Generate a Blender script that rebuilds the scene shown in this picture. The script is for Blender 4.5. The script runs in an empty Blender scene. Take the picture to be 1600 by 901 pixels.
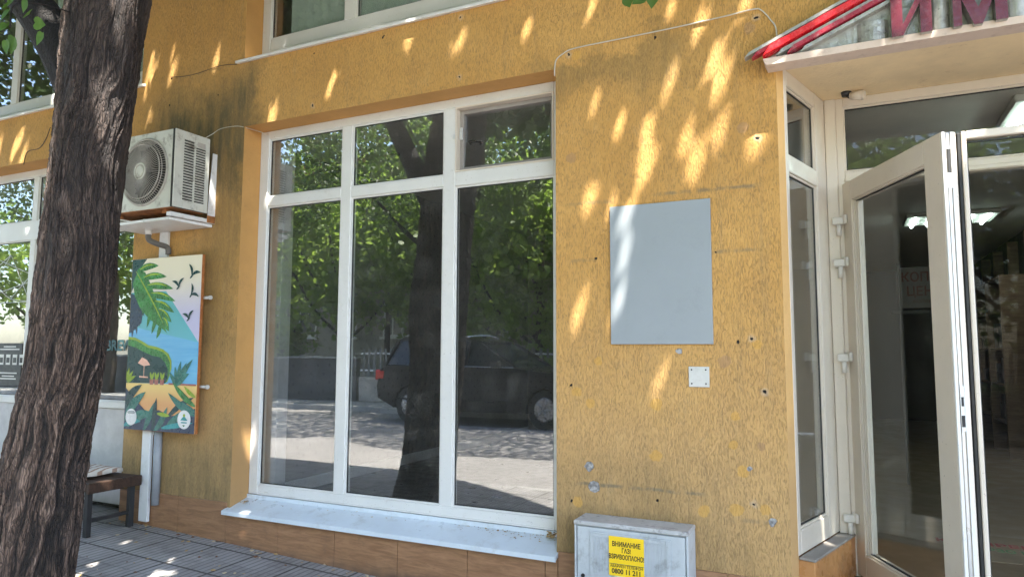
import bpy, bmesh, math, random
import numpy as np
from mathutils import Vector, Matrix

random.seed(7)
rng = np.random.default_rng(11)
S = bpy.context.scene
COL = S.collection

# ------------------------------------------------------------------ camera
yaw, pit, rol = math.radians(25.642), math.radians(5.191), math.radians(0.186)
fw = Vector((-math.sin(yaw)*math.cos(pit), math.cos(yaw)*math.cos(pit), math.sin(pit)))
rt = Vector((math.cos(yaw), math.sin(yaw), 0)); up = rt.cross(fw)
rt2 = math.cos(rol)*rt + math.sin(rol)*up
up2 = -math.sin(rol)*rt + math.cos(rol)*up
cd = bpy.data.cameras.new('camera'); cam = bpy.data.objects.new('camera', cd); COL.objects.link(cam)
R3 = Matrix((rt2, up2, -fw)).transposed()
cam.matrix_world = Matrix.Translation((0, -3.842, 1.36)) @ R3.to_4x4()
cd.sensor_width = 36; cd.lens = 1090/1600*36; cd.clip_start = .05; cd.clip_end = 600
S.camera = cam

# ------------------------------------------------------------------ light
SUN = Vector((.277, -.32, .906)).normalized()
w = bpy.data.worlds.new('World'); S.world = w; w.use_nodes = True
wn = w.node_tree.nodes; wl = w.node_tree.links
sky = wn.new('ShaderNodeTexSky'); sky.sky_type = 'NISHITA'; sky.sun_disc = False
sky.sun_elevation = math.asin(SUN.z); sky.sun_rotation = math.atan2(SUN.x, SUN.y)
sky.air_density = 1.0; sky.dust_density = 1.5; sky.ozone_density = 1.0
wl.new(sky.outputs[0], wn['Background'].inputs[0]); wn['Background'].inputs[1].default_value = .15
ld = bpy.data.lights.new('sun', 'SUN'); ld.energy = 4.0; ld.angle = math.radians(.53); ld.color = (1, .95, .86)
sun = bpy.data.objects.new('sun', ld); COL.objects.link(sun)
sun.rotation_euler = SUN.to_track_quat('Z', 'Y').to_euler(); sun.location = (4, -6, 12)
S.view_settings.view_transform = 'Standard'; S.view_settings.look = 'None'
S.view_settings.exposure = 2.9; S.view_settings.gamma = 1; S.view_settings.use_curve_mapping = False
try:
    S.cycles.use_denoising = True
    S.cycles.max_bounces = 10; S.cycles.diffuse_bounces = 5; S.cycles.glossy_bounces = 4
    S.cycles.transparent_max_bounces = 16; S.cycles.transmission_bounces = 4
    S.cycles.sample_clamp_indirect = 4.0; S.cycles.caustics_reflective = False
    S.cycles.caustics_refractive = False
except Exception:
    pass

# ------------------------------------------------------------------ helpers
WL = {}

def tag(o, label=None, cat=None, group=None, kind=None):
    if label: o['label'] = label
    if cat: o['category'] = cat
    if group: o['group'] = group
    if kind: o['kind'] = kind
    return o

def empty(name, loc, label=None, cat=None, group=None):
    o = bpy.data.objects.new(name, None); COL.objects.link(o); o.location = loc
    o.empty_display_size = .1
    WL[o.name] = Vector(loc)
    return tag(o, label, cat, group)

def obj(name, bm, mats, parent=None, smooth=False, origin=None):
    """bm holds world coordinates; the object's origin goes to its parent's (or to `origin`)."""
    if parent is not None: org = WL[parent.name]
    elif origin is not None: org = Vector(origin)
    else: org = Vector((0, 0, 0))
    me = bpy.data.meshes.new(name)
    if isinstance(bm, bpy.types.Mesh):
        me = bm
        me.transform(Matrix.Translation(-org))
    else:
        bmesh.ops.translate(bm, verts=bm.verts, vec=-org)
        bm.to_mesh(me); bm.free()
    if smooth:
        for p in me.polygons: p.use_smooth = True
    if not isinstance(mats, (list, tuple)): mats = [mats]
    for m in mats: me.materials.append(m)
    o = bpy.data.objects.new(name, me); COL.objects.link(o)
    if parent is not None:
        o.parent = parent; o.location = (0, 0, 0)
    else:
        o.location = org
    WL[o.name] = org.copy()
    return o

def merge(dst, src, mi=0, M=None):
    vm = [dst.verts.new(M @ v.co if M is not None else v.co) for v in src.verts]
    src.verts.index_update()
    for f in src.faces:
        try:
            nf = dst.faces.new([vm[v.index] for v in f.verts]); nf.material_index = mi if mi is not None else f.material_index
            nf.smooth = f.smooth
        except ValueError: pass
    src.free()

def box(bm, x0, x1, y0, y1, z0, z1, mi=0, bev=0, M=None, seg=1):
    t = bmesh.new()
    bmesh.ops.create_cube(t, size=1)
    for v in t.verts:
        v.co = Vector(((x0+x1)/2+v.co.x*(x1-x0), (y0+y1)/2+v.co.y*(y1-y0), (z0+z1)/2+v.co.z*(z1-z0)))
    if bev: bmesh.ops.bevel(t, geom=list(t.edges), offset=bev, segments=seg, affect='EDGES', profile=.5)
    merge(bm, t, mi, M)

def cyl(bm, p0, p1, r0, r1=None, n=16, mi=0, smooth=True, caps=True, M=None):
    r1 = r0 if r1 is None else r1
    p0, p1 = Vector(p0), Vector(p1); d = (p1-p0).normalized()
    a = d.orthogonal().normalized(); b = d.cross(a)
    t = bmesh.new()
    A = [t.verts.new(p0+(a*math.cos(2*math.pi*k/n)+b*math.sin(2*math.pi*k/n))*r0) for k in range(n)]
    B = [t.verts.new(p1+(a*math.cos(2*math.pi*k/n)+b*math.sin(2*math.pi*k/n))*r1) for k in range(n)]
    for k in range(n):
        f = t.faces.new((A[k], A[(k+1) % n], B[(k+1) % n], B[k])); f.smooth = smooth
    if caps: t.faces.new(A[::-1]); t.faces.new(B)
    merge(bm, t, mi, M)

def tube(bm, pts, rad, n=8, mi=0, caps=True):
    pts = [Vector(p) for p in pts]
    if not isinstance(rad, (list, tuple)): rad = [rad]*len(pts)
    rings = []; a = None
    for i, p in enumerate(pts):
        d = (pts[min(i+1, len(pts)-1)]-pts[max(i-1, 0)]).normalized()
        if a is None: a = d.orthogonal().normalized()
        else: a = (a-d*a.dot(d)).normalized()
        b = d.cross(a)
        rings.append([bm.verts.new(p+(a*math.cos(2*math.pi*k/n)+b*math.sin(2*math.pi*k/n))*rad[i]) for k in range(n)])
    for i in range(len(rings)-1):
        for k in range(n):
            f = bm.faces.new((rings[i][k], rings[i][(k+1) % n], rings[i+1][(k+1) % n], rings[i+1][k]))
            f.smooth = True; f.material_index = mi
    if caps:
        bm.faces.new(rings[0][::-1]).material_index = mi; bm.faces.new(rings[-1]).material_index = mi

def spline(pts, n=8):
    pts = [Vector(p) for p in pts]; out = []
    P = [pts[0]]+pts+[pts[-1]]
    for i in range(1, len(P)-2):
        for k in range(n):
            t = k/n
            out.append(.5*((2*P[i])+(-P[i-1]+P[i+1])*t+(2*P[i-1]-5*P[i]+4*P[i+1]-P[i+2])*t*t+(-P[i-1]+3*P[i]-3*P[i+1]+P[i+2])*t**3))
    out.append(pts[-1]); return out

def prism(bm, poly, to3, d0, d1, mi=0):
    """poly: 2-d outline; to3(u, v, d) gives the point."""
    A = [bm.verts.new(to3(u, v, d0)) for u, v in poly]; B = [bm.verts.new(to3(u, v, d1)) for u, v in poly]
    fs = [bm.faces.new(A), bm.faces.new(B[::-1])]
    n = len(poly)
    for k in range(n): fs.append(bm.faces.new((A[k], B[k], B[(k+1) % n], A[(k+1) % n])))
    for f in fs: f.material_index = mi
    return fs

def XZ(u, v, d): return Vector((u, d, v))

def text_bm(bm, s, size, M, depth=0.0, align='CENTER', mi=0, bold=0.0, sx=1.0):
    cu = bpy.data.curves.new('writing', 'FONT'); cu.body = s; cu.size = size; cu.align_x = align
    cu.extrude = depth; cu.offset = bold; cu.resolution_u = 3
    o = bpy.data.objects.new('writing', cu); COL.objects.link(o)
    bpy.context.view_layer.update()
    me = bpy.data.meshes.new_from_object(o.evaluated_get(bpy.context.evaluated_depsgraph_get()))
    t = bmesh.new(); t.from_mesh(me)
    bpy.data.objects.remove(o); bpy.data.curves.remove(cu); bpy.data.meshes.remove(me)
    merge(bm, t, mi, M @ Matrix.Diagonal((sx, 1, 1, 1)))

# text lies in local XY; this stands it on a wall facing -Y at (x, y, z)
def wallM(x, y, z): return Matrix.Translation((x, y, z)) @ Matrix.Rotation(math.pi/2, 4, 'X')

# ------------------------------------------------------------------ materials
class NB:
    def __init__(s, name):
        s.m = bpy.data.materials.new(name); s.m.use_nodes = True
        s.t = s.m.node_tree; s.n = s.t.nodes; s.b = s.n['Principled BSDF']; s.out = s.n['Material Output']
    def new(s, k, **kw):
        n = s.n.new(k)
        for a, b in kw.items(): setattr(n, a, b)
        return n
    def link(s, a, b): s.t.links.new(a, b)
    def pos(s, sc=(1, 1, 1)):
        if not hasattr(s, '_p'): s._p = s.new('ShaderNodeNewGeometry')
        v = s.new('ShaderNodeVectorMath', operation='MULTIPLY'); s.link(s._p.outputs['Position'], v.inputs[0]); v.inputs[1].default_value = sc
        return v.outputs[0]
    def obj(s, sc=(1, 1, 1)):
        if not hasattr(s, '_o'): s._o = s.new('ShaderNodeTexCoord')
        v = s.new('ShaderNodeVectorMath', operation='MULTIPLY'); s.link(s._o.outputs['Object'], v.inputs[0]); v.inputs[1].default_value = sc
        return v.outputs[0]
    def noise(s, vec, scale, det=3, rough=.55, dist=0.0):
        n = s.new('ShaderNodeTexNoise'); s.link(vec, n.inputs['Vector']); n.inputs['Scale'].default_value = scale
        n.inputs['Detail'].default_value = det; n.inputs['Roughness'].default_value = rough; n.inputs['Distortion'].default_value = dist
        return n.outputs['Fac']
    def ramp(s, fac, a, b, lo=0.0, hi=1.0, smooth=True):
        n = s.new('ShaderNodeMapRange'); n.interpolation_type = 'SMOOTHSTEP' if smooth else 'LINEAR'
        s.link(fac, n.inputs[0]); n.inputs[1].default_value = a; n.inputs[2].default_value = b
        n.inputs[3].default_value = lo; n.inputs[4].default_value = hi
        return n.outputs[0]
    def math(s, op, a, b=None):
        n = s.new('ShaderNodeMath', operation=op)
        for i, v in enumerate((a, b)):
            if v is None: continue
            if isinstance(v, (int, float)): n.inputs[i].default_value = v
            else: s.link(v, n.inputs[i])
        return n.outputs[0]
    def mix(s, fac, a, b):
        n = s.new('ShaderNodeMix', data_type='RGBA')
        for i, v in ((0, fac), (6, a), (7, b)):
            if isinstance(v, (int, float)): n.inputs[i].default_value = v
            elif isinstance(v, tuple): n.inputs[i].default_value = (*v, 1)
            else: s.link(v, n.inputs[i])
        return n.outputs[2]
    def color(s, c):
        if isinstance(c, tuple): s.b.inputs['Base Color'].default_value = (*c, 1)
        else: s.link(c, s.b.inputs['Base Color'])
    def rough(s, r):
        if isinstance(r, (int, float)): s.b.inputs['Roughness'].default_value = r
        else: s.link(r, s.b.inputs['Roughness'])
    def bump(s, h, dist=.01, strength=1.0):
        n = s.new('ShaderNodeBump'); n.inputs['Distance'].default_value = dist; n.inputs['Strength'].default_value = strength
        s.link(h, n.inputs['Height']); s.link(n.outputs[0], s.b.inputs['Normal'])
    def sep(s):
        if not hasattr(s, '_s'):
            p = s.pos(); s._s = s.new('ShaderNodeSeparateXYZ'); s.link(p, s._s.inputs[0])
        return s._s.outputs

def plain(name, col, rough=.5, metal=0.0, var=.12, vs=6.0, dirt=None, dirt_amt=.5, bump=0.0, bs=80):
    """painted / moulded surface with slight unevenness and optional grime."""
    b = NB(name); p = b.pos()
    n = b.noise(p, vs, 5, .65)
    c = b.mix(b.ramp(n, .3, .75), tuple(x*(1-var) for x in col), tuple(min(1, x*(1+var)) for x in col))
    if dirt:
        d = b.ramp(b.noise(p, vs*1.7+3, 8, .72), .5, .74)
        c = b.mix(b.math('MULTIPLY', d, dirt_amt), c, dirt)
    b.color(c); b.rough(b.ramp(b.noise(p, vs*3, 3), .3, .7, max(.02, rough-.08), min(1, rough+.08)))
    b.b.inputs['Metallic'].default_value = metal
    if bump: b.bump(b.noise(p, bs, 4, .6), bump)
    return b.m

def emit(name, col, st):
    b = NB(name); b.b.inputs['Base Color'].default_value = (*col, 1)
    b.b.inputs['Emission Color'].default_value = (*col, 1); b.b.inputs['Emission Strength'].default_value = st
    return b.m

def glass(name, f0=.055, tint=(.93, .95, .94), grime=.03):
    b = NB(name); b.n.remove(b.b)
    g = b.new('ShaderNodeNewGeometry'); d = b.new('ShaderNodeVectorMath', operation='DOT_PRODUCT')
    b.link(g.outputs['Incoming'], d.inputs[0]); b.link(g.outputs['Normal'], d.inputs[1])
    c = b.math('SUBTRACT', 1.0, b.math('ABSOLUTE', d.outputs['Value']))
    f = b.math('ADD', b.math('MULTIPLY', b.math('POWER', c, 5.0), 1-f0), f0)
    tr = b.new('ShaderNodeBsdfTransparent'); tr.inputs[0].default_value = (*tint, 1)
    gl = b.new('ShaderNodeBsdfAnisotropic') if False else b.new('ShaderNodeBsdfGlossy'); gl.inputs['Roughness'].default_value = 0.004
    gl.inputs[0].default_value = (1, 1, 1, 1)
    # old float glass is never quite flat
    bn = b.new('ShaderNodeBump'); bn.inputs['Distance'].default_value = .0004; b.link(b.noise(b.pos(), 2.2, 2), bn.inputs['Height']); b.link(bn.outputs[0], gl.inputs['Normal'])
    mx = b.new('ShaderNodeMixShader'); b.link(f, mx.inputs[0]); b.link(tr.outputs[0], mx.inputs[1]); b.link(gl.outputs[0], mx.inputs[2])
    df = b.new('ShaderNodeBsdfDiffuse'); df.inputs[0].default_value = (.5, .48, .44, 1)
    m2 = b.new('ShaderNodeMixShader'); b.link(b.ramp(b.noise(b.pos(), 7, 7, .7), .35, .85, grime*.35, grime*1.6), m2.inputs[0])
    b.link(mx.outputs[0], m2.inputs[1]); b.link(df.outputs[0], m2.inputs[2])
    b.link(m2.outputs[0], b.out.inputs[0]); return b.m

def mat_stucco():
    b = NB('ochre_stucco'); x, y, z = b.sep()
    p = b.pos()
    big = b.noise(p, 1.1, 4, .6); mid = b.noise(p, 6, 5, .65)
    c = b.mix(b.ramp(big, .35, .7), (.55, .295, .080), (.62, .350, .105))
    c = b.mix(b.math('MULTIPLY', b.ramp(mid, .5, .8), .4), c, (.42, .235, .08))
    dusty = b.math('MULTIPLY', b.ramp(b.math('ADD', z, b.math('MULTIPLY', big, 1.2)), 1.0, 2.6, 1, 0), .42)
    c = b.mix(dusty, c, (.53, .38, .215))
    streak = b.ramp(b.noise(b.pos((9, 9, .55)), 1.6, 5, .65), .50, .78)
    c = b.mix(b.math('MULTIPLY', streak, .38), c, (.30, .205, .10))
    pale = b.ramp(b.noise(b.pos((3.5, 3.5, 2.2)), 1.3, 6, .7), .55, .8)
    c = b.mix(b.math('MULTIPLY', pale, .3), c, (.66, .47, .25))
    # algae and soot that have settled on the render
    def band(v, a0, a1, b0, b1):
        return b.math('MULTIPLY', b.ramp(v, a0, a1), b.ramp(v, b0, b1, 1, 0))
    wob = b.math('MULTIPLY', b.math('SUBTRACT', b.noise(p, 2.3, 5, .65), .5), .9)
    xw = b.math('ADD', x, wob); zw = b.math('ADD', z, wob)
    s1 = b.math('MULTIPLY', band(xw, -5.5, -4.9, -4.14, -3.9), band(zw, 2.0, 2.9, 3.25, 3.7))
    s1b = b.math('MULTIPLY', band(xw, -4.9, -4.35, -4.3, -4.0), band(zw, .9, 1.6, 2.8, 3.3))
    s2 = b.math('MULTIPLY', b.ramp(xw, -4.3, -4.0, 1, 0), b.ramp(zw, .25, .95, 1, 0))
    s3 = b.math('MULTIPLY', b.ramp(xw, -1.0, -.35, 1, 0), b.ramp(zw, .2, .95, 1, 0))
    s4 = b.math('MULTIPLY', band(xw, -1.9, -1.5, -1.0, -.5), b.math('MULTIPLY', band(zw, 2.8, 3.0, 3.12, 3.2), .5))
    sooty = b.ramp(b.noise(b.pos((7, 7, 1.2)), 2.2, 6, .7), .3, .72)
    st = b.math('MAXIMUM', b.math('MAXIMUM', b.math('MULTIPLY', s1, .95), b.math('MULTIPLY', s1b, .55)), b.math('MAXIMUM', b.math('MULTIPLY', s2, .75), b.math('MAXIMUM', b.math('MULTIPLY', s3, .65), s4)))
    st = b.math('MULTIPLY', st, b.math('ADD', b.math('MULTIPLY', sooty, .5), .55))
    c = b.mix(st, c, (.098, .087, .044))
    # rill texture: short upright worm tracks
    n1 = b.noise(b.pos((165, 165, 34)), 1.0, 2, .5, .9)
    n2 = b.noise(b.pos((70, 70, 30)), 1.0, 3, .55, .6)
    gr = b.ramp(n1, .36, .50, 1, 0)
    c = b.mix(b.math('MULTIPLY', gr, b.ramp(mid, .3, .7, .28, .58)), c, (.19, .12, .05))
    c = b.mix(b.math('MULTIPLY', b.ramp(n2, .55, .72), .18), c, (.70, .44, .17))
    dv = b.new('ShaderNodeVectorMath', operation='ADD')
    nz = b.new('ShaderNodeTexNoise'); b.link(p, nz.inputs['Vector']); nz.inputs['Scale'].default_value = 26
    ms = b.new('ShaderNodeVectorMath', operation='SCALE'); b.link(nz.outputs['Color'], ms.inputs[0]); ms.inputs['Scale'].default_value = .035
    b.link(p, dv.inputs[0]); b.link(ms.outputs[0], dv.inputs[1]); pd = dv.outputs[0]
    def spots(lst, soft):
        acc = None
        for (sx_, sz_, r) in lst:
            d = b.new('ShaderNodeVectorMath', operation='DISTANCE'); b.link(pd, d.inputs[0])
            d.inputs[1].default_value = (sx_+.0175, .0175, sz_+.0175)
            f = b.ramp(d.outputs['Value'], r*(1-soft), r, 1, 0)
            acc = f if acc is None else b.math('MAXIMUM', acc, f)
        return acc
    Yr = [.034, .030, .036, .038, .024, .026, .036, .030, .026, .034, .038, .034, .036, .028]
    Y = [(-1.428, 1.132), (-1.341, 1.067), (-.963, 1.075), (-.966, .798), (-.544, 1.028), (-.557, .882), (-.513, .748), (-.426, 1.407), (-1.293, 1.312), (-1.422, .511), (-.55, .55), (-.411, .564), (-.716, .527), (-1.417, 3.145)]
    fy = spots([(a, c_, r_) for (a, c_), r_ in zip(Y, Yr)], .25)
    lines = None
    for (z_l, xa, xb, am) in ((2.232, -1.47, -1.20, .5), (2.245, -.95, -.40, .7), (1.90, -.64, -.42, .6), (1.895, -1.47, -1.30, .4), (.615, -1.42, -.72, .8), (.50, -.60, -.38, .4), (3.60, -4.9, -4.3, .3)):
        dz = b.math('ABSOLUTE', b.math('SUBTRACT', b.math('ADD', z, b.math('MULTIPLY', b.math('SUBTRACT', mid, .5), .03)), z_l))
        f_ = b.math('MULTIPLY', b.ramp(dz, .002, .016, am, 0), band(x, xa-.04, xa+.04, xb-.04, xb+.04))
        lines = f_ if lines is None else b.math('MAXIMUM', lines, f_)
    c = b.mix(b.math('MULTIPLY', lines, b.ramp(b.noise(p, 17, 4), .35, .6)), c, (.20, .16, .10))
    c = b.mix(b.math('MULTIPLY', fy, .55), c, (.66, .36, .07))
    H = [(-.453, 1.437), (-.393, 1.155), (-.46, .591), (-1.465, 3.155), (-.385, 3.166), (-.393, 2.502), (-2.231, 3.149), (-3.47, 3.145), (-2.223, 3.555)]
    c = b.mix(b.math('MULTIPLY', spots([(a, c_, .030) for a, c_ in H], .8), .28), c, (.62, .58, .52))
    RG = [(-.467, 2.565, .034), (-.42, 3.114, .036), (-1.453, 2.518, .034), (-4.046, 1.599, .03), (-.421, .884, .026), (-.593, 1.315, .036)]
    c = b.mix(b.math('MULTIPLY', spots(RG, .2), .6), c, (.40, .235, .12))
    CH = [(-1.353, .715, .03), (-1.325, .602, .035), (-.83, 1.365, .018), (-.478, .767, .016), (-.376, .504, .02), (-4.12, 1.0, .02)]
    fc = spots(CH, .1)
    c = b.mix(fc, c, b.mix(b.ramp(b.noise(p, 45, 5), .35, .65), (.20, .19, .19), (.45, .44, .43)))
    HH = H+[(-.518, 1.416), (-1.463, 1.172), (-.964, .56), (-1.461, .515), (-.938, 3.163), (-2.848, 3.548), (-3.468, 3.548), (-4.993, 3.613), (-4.441, 3.387), (-5.0, 3.39), (-.62, 1.9), (-1.3, 1.9)]
    hh = spots([(a, c_, .010) for a, c_ in HH], .3)
    c = b.mix(hh, c, (.012, .01, .008))
    b.color(c); b.rough(.88)
    h = b.math('SUBTRACT', b.math('ADD', b.math('MULTIPLY', b.ramp(n1, .34, .56), .5), b.math('MULTIPLY', n2, .5)), b.math('MULTIPLY', b.math('MAXIMUM', fc, hh), 1.5))
    b.bump(h, .006, .9)
    return b.m

def mat_smooth_ochre(name='smooth_ochre_paint', col=(.56, .30, .095)):
    b = NB(name); p = b.pos()
    c = b.mix(b.ramp(b.noise(p, 3, 5, .65), .3, .75), tuple(v*.9 for v in col), tuple(v*1.06 for v in col))
    c = b.mix(b.math('MULTIPLY', b.ramp(b.noise(p, 11, 7, .75), .56, .76), .5), c, (.30, .17, .07))
    x, y, z = b.sep()
    low = b.math('MULTIPLY', b.ramp(b.math('ADD', z, b.noise(p, 4, 5)), .9, 1.9, 1, 0), .6)
    c = b.mix(low, c, (.33, .21, .10))
    b.color(c); b.rough(.8); b.bump(b.noise(p, 60, 4), .003); return b.m

def mat_pvc(name='white_pvc', dirt=.35, base=(.78, .77, .74)):
    b = NB(name); p = b.pos()
    c = b.mix(b.ramp(b.noise(p, 4, 5, .65), .3, .75), tuple(v*.94 for v in base), base)
    g = b.ramp(b.noise(p, 9, 9, .75), .56, .78)
    c = b.mix(b.math('MULTIPLY', g, dirt), c, (.34, .29, .23))
    sp = b.ramp(b.noise(p, 120, 2, .5), .70, .76)
    c = b.mix(b.math('MULTIPLY', sp, .6), c, (.16, .12, .09))
    b.color(c); b.rough(b.ramp(b.noise(p, 14, 4), .3, .7, .28, .5)); b.bump(b.noise(p, 3, 3), .0015); return b.m

def mat_tiles():
    b = NB('terracotta_plinth_tile'); x, y, z = b.sep(); p = b.pos()
    streak = b.noise(b.pos((2, 2, 14)), 2.4, 7, .7, .6)
    c = b.mix(b.ramp(streak, .3, .7), (.22, .110, .055), (.36, .195, .10))
    c = b.mix(b.math('MULTIPLY', b.ramp(b.noise(p, 7, 8, .75), .55, .75), .6), c, (.13, .09, .06))
    c = b.mix(b.ramp(b.math('ADD', z, b.math('MULTIPLY', b.noise(p, 9, 5), .12)), -.06, .07, .75, 0), c, (.07, .055, .045))
    b.color(c); b.rough(.42); b.bump(b.noise(p, 30, 5), .002); return b.m

def mat_pave():
    b = NB('grooved_concrete_slab'); x, y, z = b.sep(); p = b.pos()
    def saw(v, pitch, off, wdt):
        m = b.math('FRACT', b.math('DIVIDE', b.math('ADD', v, off), pitch))
        d = b.math('ABSOLUTE', b.math('SUBTRACT', m, .5))
        return b.ramp(d, .5-wdt/pitch, .5-wdt/pitch*.45)
    n = b.noise(p, 25, 4)
    xw = b.math('ADD', x, b.math('MULTIPLY', n, .006)); yw = b.math('ADD', y, b.math('MULTIPLY', n, .006))
    g = saw(xw, .05, 0.0, .008); g2 = saw(yw, .2, .12, .006)
    j = b.math('MAXIMUM', saw(xw, .4, 20.15, .012), saw(yw, .4, 20.12, .012))
    cell = b.new('ShaderNodeTexWhiteNoise', noise_dimensions='2D')
    cx = b.new('ShaderNodeCombineXYZ')
    b.link(b.math('FLOOR', b.math('DIVIDE', b.math('ADD', x, 20.35), .4)), cx.inputs[0]); b.link(b.math('FLOOR', b.math('DIVIDE', b.math('ADD', y, 20.32), .4)), cx.inputs[1])
    b.link(cx.outputs[0], cell.inputs['Vector'])
    c = b.mix(cell.outputs['Value'], (.27, .258, .25), (.37, .352, .34))
    c = b.mix(b.math('MULTIPLY', b.ramp(b.noise(p, 5, 8, .75), .42, .75), .6), c, (.115, .105, .10))
    c = b.mix(b.math('MULTIPLY', b.math('MAXIMUM', g, b.math('MULTIPLY', g2, .5)), .62), c, (.09, .085, .08))
    c = b.mix(b.math('MULTIPLY', j, .8), c, (.045, .04, .034))
    b.color(c); b.rough(.85)
    b.bump(b.math('SUBTRACT', b.math('MULTIPLY', b.noise(p, 60, 4), .15), b.math('MAXIMUM', b.math('MULTIPLY', g, .6), j)), .006)
    return b.m

def mat_wood(name, a=(.10, .045, .02), c2=(.24, .12, .055), sc=(3, 22, 22)):
    b = NB(name); n = b.noise(b.pos(sc), 1.5, 7, .7, 1.2)
    c = b.mix(b.ramp(n, .3, .7), a, c2); b.color(c); b.rough(.6); b.bump(n, .003); return b.m

def mat_bark():
    b = NB('furrowed_bark'); p = b.pos()
    at = b.new('ShaderNodeAttribute', attribute_name='ridge')
    n = b.noise(b.pos((40, 40, 9)), 1.4, 7, .7, .8)
    n3 = b.noise(b.pos((16, 16, 3)), 1.2, 5, .65, .5)
    h = b.math('ADD', at.outputs['Fac'], b.math('MULTIPLY', b.math('SUBTRACT', n, .5), .8))
    c = b.mix(b.ramp(h, .22, .80), (.011, .0085, .0075), (.125, .082, .062))
    c = b.mix(b.math('MULTIPLY', b.ramp(h, .55, .9), b.ramp(n3, .42, .62)), c, (.27, .195, .155))
    c = b.mix(b.math('MULTIPLY', b.ramp(b.noise(p, 2.2, 3), .5, .75), .45), c, (.060, .052, .052))
    fl = b.ramp(b.noise(b.pos((75, 75, 30)), 1.0, 3, .6), .67, .74)
    c = b.mix(b.math('MULTIPLY', fl, b.ramp(at.outputs['Fac'], .3, .7)), c, (.36, .28, .22))
    wv = b.new('ShaderNodeTexNoise'); b.link(p, wv.inputs['Vector']); wv.inputs['Scale'].default_value = 5; wv.inputs['Detail'].default_value = 4
    sc_ = b.new('ShaderNodeVectorMath', operation='SCALE'); b.link(wv.outputs['Color'], sc_.inputs[0]); sc_.inputs['Scale'].default_value = .09
    ad = b.new('ShaderNodeVectorMath', operation='ADD'); b.link(p, ad.inputs[0]); b.link(sc_.outputs[0], ad.inputs[1])
    ml = b.new('ShaderNodeVectorMath', operation='MULTIPLY'); b.link(ad.outputs[0], ml.inputs[0]); ml.inputs[1].default_value = (80, 80, 9)
    vo = b.new('ShaderNodeTexVoronoi', feature='DISTANCE_TO_EDGE'); b.link(ml.outputs[0], vo.inputs['Vector']); vo.inputs['Scale'].default_value = 1.0
    ck = b.ramp(vo.outputs['Distance'], .0, .16)
    c = b.mix(ck, b.mix(.62, c, (.008, .006, .006)), c)
    x, y, z = b.sep()
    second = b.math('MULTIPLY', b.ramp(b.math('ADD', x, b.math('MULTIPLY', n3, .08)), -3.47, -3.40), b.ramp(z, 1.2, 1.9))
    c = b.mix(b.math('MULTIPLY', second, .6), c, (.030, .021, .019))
    b.color(c); b.rough(.9)
    b.bump(b.math('ADD', b.math('MULTIPLY', ck, .8), b.math('ADD', n, b.math('MULTIPLY', b.noise(b.pos((130, 130, 45)), 1, 4), .6))), .018); return b.m

def mat_leaf(name, a, c2, tr=.35, sc=2.0, tc=(.16, .25, .03)):
    b = NB(name)
    n = b.noise(b.pos(), sc, 3, .6); n2 = b.noise(b.pos(), 23, 2)
    f = b.math('ADD', b.math('MULTIPLY', n, .6), b.math('MULTIPLY', n2, .4))
    c = b.mix(b.ramp(f, .38, .62), a, c2); b.color(c); b.rough(.5)
    t = b.new('ShaderNodeBsdfTranslucent'); b.link(b.mix(.5, c, tc), t.inputs[0])
    m = b.new('ShaderNodeMixShader'); m.inputs[0].default_value = tr
    b.link(b.b.outputs[0], m.inputs[1]); b.link(t.outputs[0], m.inputs[2]); b.link(m.outputs[0], b.out.inputs[0]); return b.m

M = {}
M['stucco'] = mat_stucco()
M['reveal'] = mat_smooth_ochre()
M['edge'] = mat_smooth_ochre('light_ochre_edge', (.70, .42, .16))
M['soffit'] = mat_smooth_ochre('peach_soffit_paint', (.86, .68, .42))
M['pvc'] = mat_pvc('white_pvc', .4, (.70, .69, .66)); M['pvc_old'] = mat_pvc('aged_cream_pvc', .55, (.70, .66, .60))
M['pvc_clean'] = mat_pvc('cream_door_pvc', .10, (.70, .62, .52))
M['sill'] = plain('powder_coated_sill', (.62, .68, .73), .35, 0, .05, 3, (.30, .27, .22), .35)
M['gasket'] = plain('rubber_gasket', (.018, .018, .018), .6)
M['glass'] = glass('window_glass', .15, grime=.045)
M['glassd'] = glass('door_glass', .016, (.88, .90, .88), .01)
M['glassc'] = glass('clear_leaf_glass', .004, (.96, .97, .96), .004)
M['tile'] = mat_tiles(); M['pave'] = mat_pave()
M['asphalt'] = plain('worn_asphalt', (.25, .235, .225), .9, 0, .12, 1, (.15, .14, .13), .5, .001, 60)
M['kerb'] = plain('kerb_stone', (.36, .35, .33), .85, 0, .15, 3, (.15, .14, .12), .5, .005)
M['bark'] = mat_bark()
M['leaf'] = mat_leaf('linden_leaf', (.030, .070, .014), (.085, .150, .030), .35)
M['leaf2'] = mat_leaf('far_leaf', (.09, .16, .03), (.26, .38, .075), .55, .6, (.40, .56, .09))
M['leafy'] = mat_leaf('bright_leaf', (.07, .15, .03), (.13, .24, .05), .4, 1.5)
M['ac'] = plain('aged_white_enamel', (.60, .60, .54), .45, 0, .08, 4, (.13, .10, .07), 1.0)
M['acd'] = plain('dark_louvre_inside', (.02, .019, .018), .7)
M['acg'] = plain('grey_plastic_grille', (.42, .39, .35), .5, 0, .1, 8, (.10, .08, .06), .5)
M['plate'] = plain('white_sheet_metal', (.74, .73, .72), .4, 0, .04, 5, (.35, .30, .26), .4)
M['rust'] = plain('rusty_steel', (.33, .13, .04), .8, 0, .4, 14, (.08, .04, .02), .7, .002)
M['hose'] = plain('grey_ribbed_hose', (.12, .11, .10), .6)
M['grey'] = plain('grey_board', (.30, .33, .35), .42, 0, .06, 1.3, (.22, .24, .25), .4)
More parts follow.
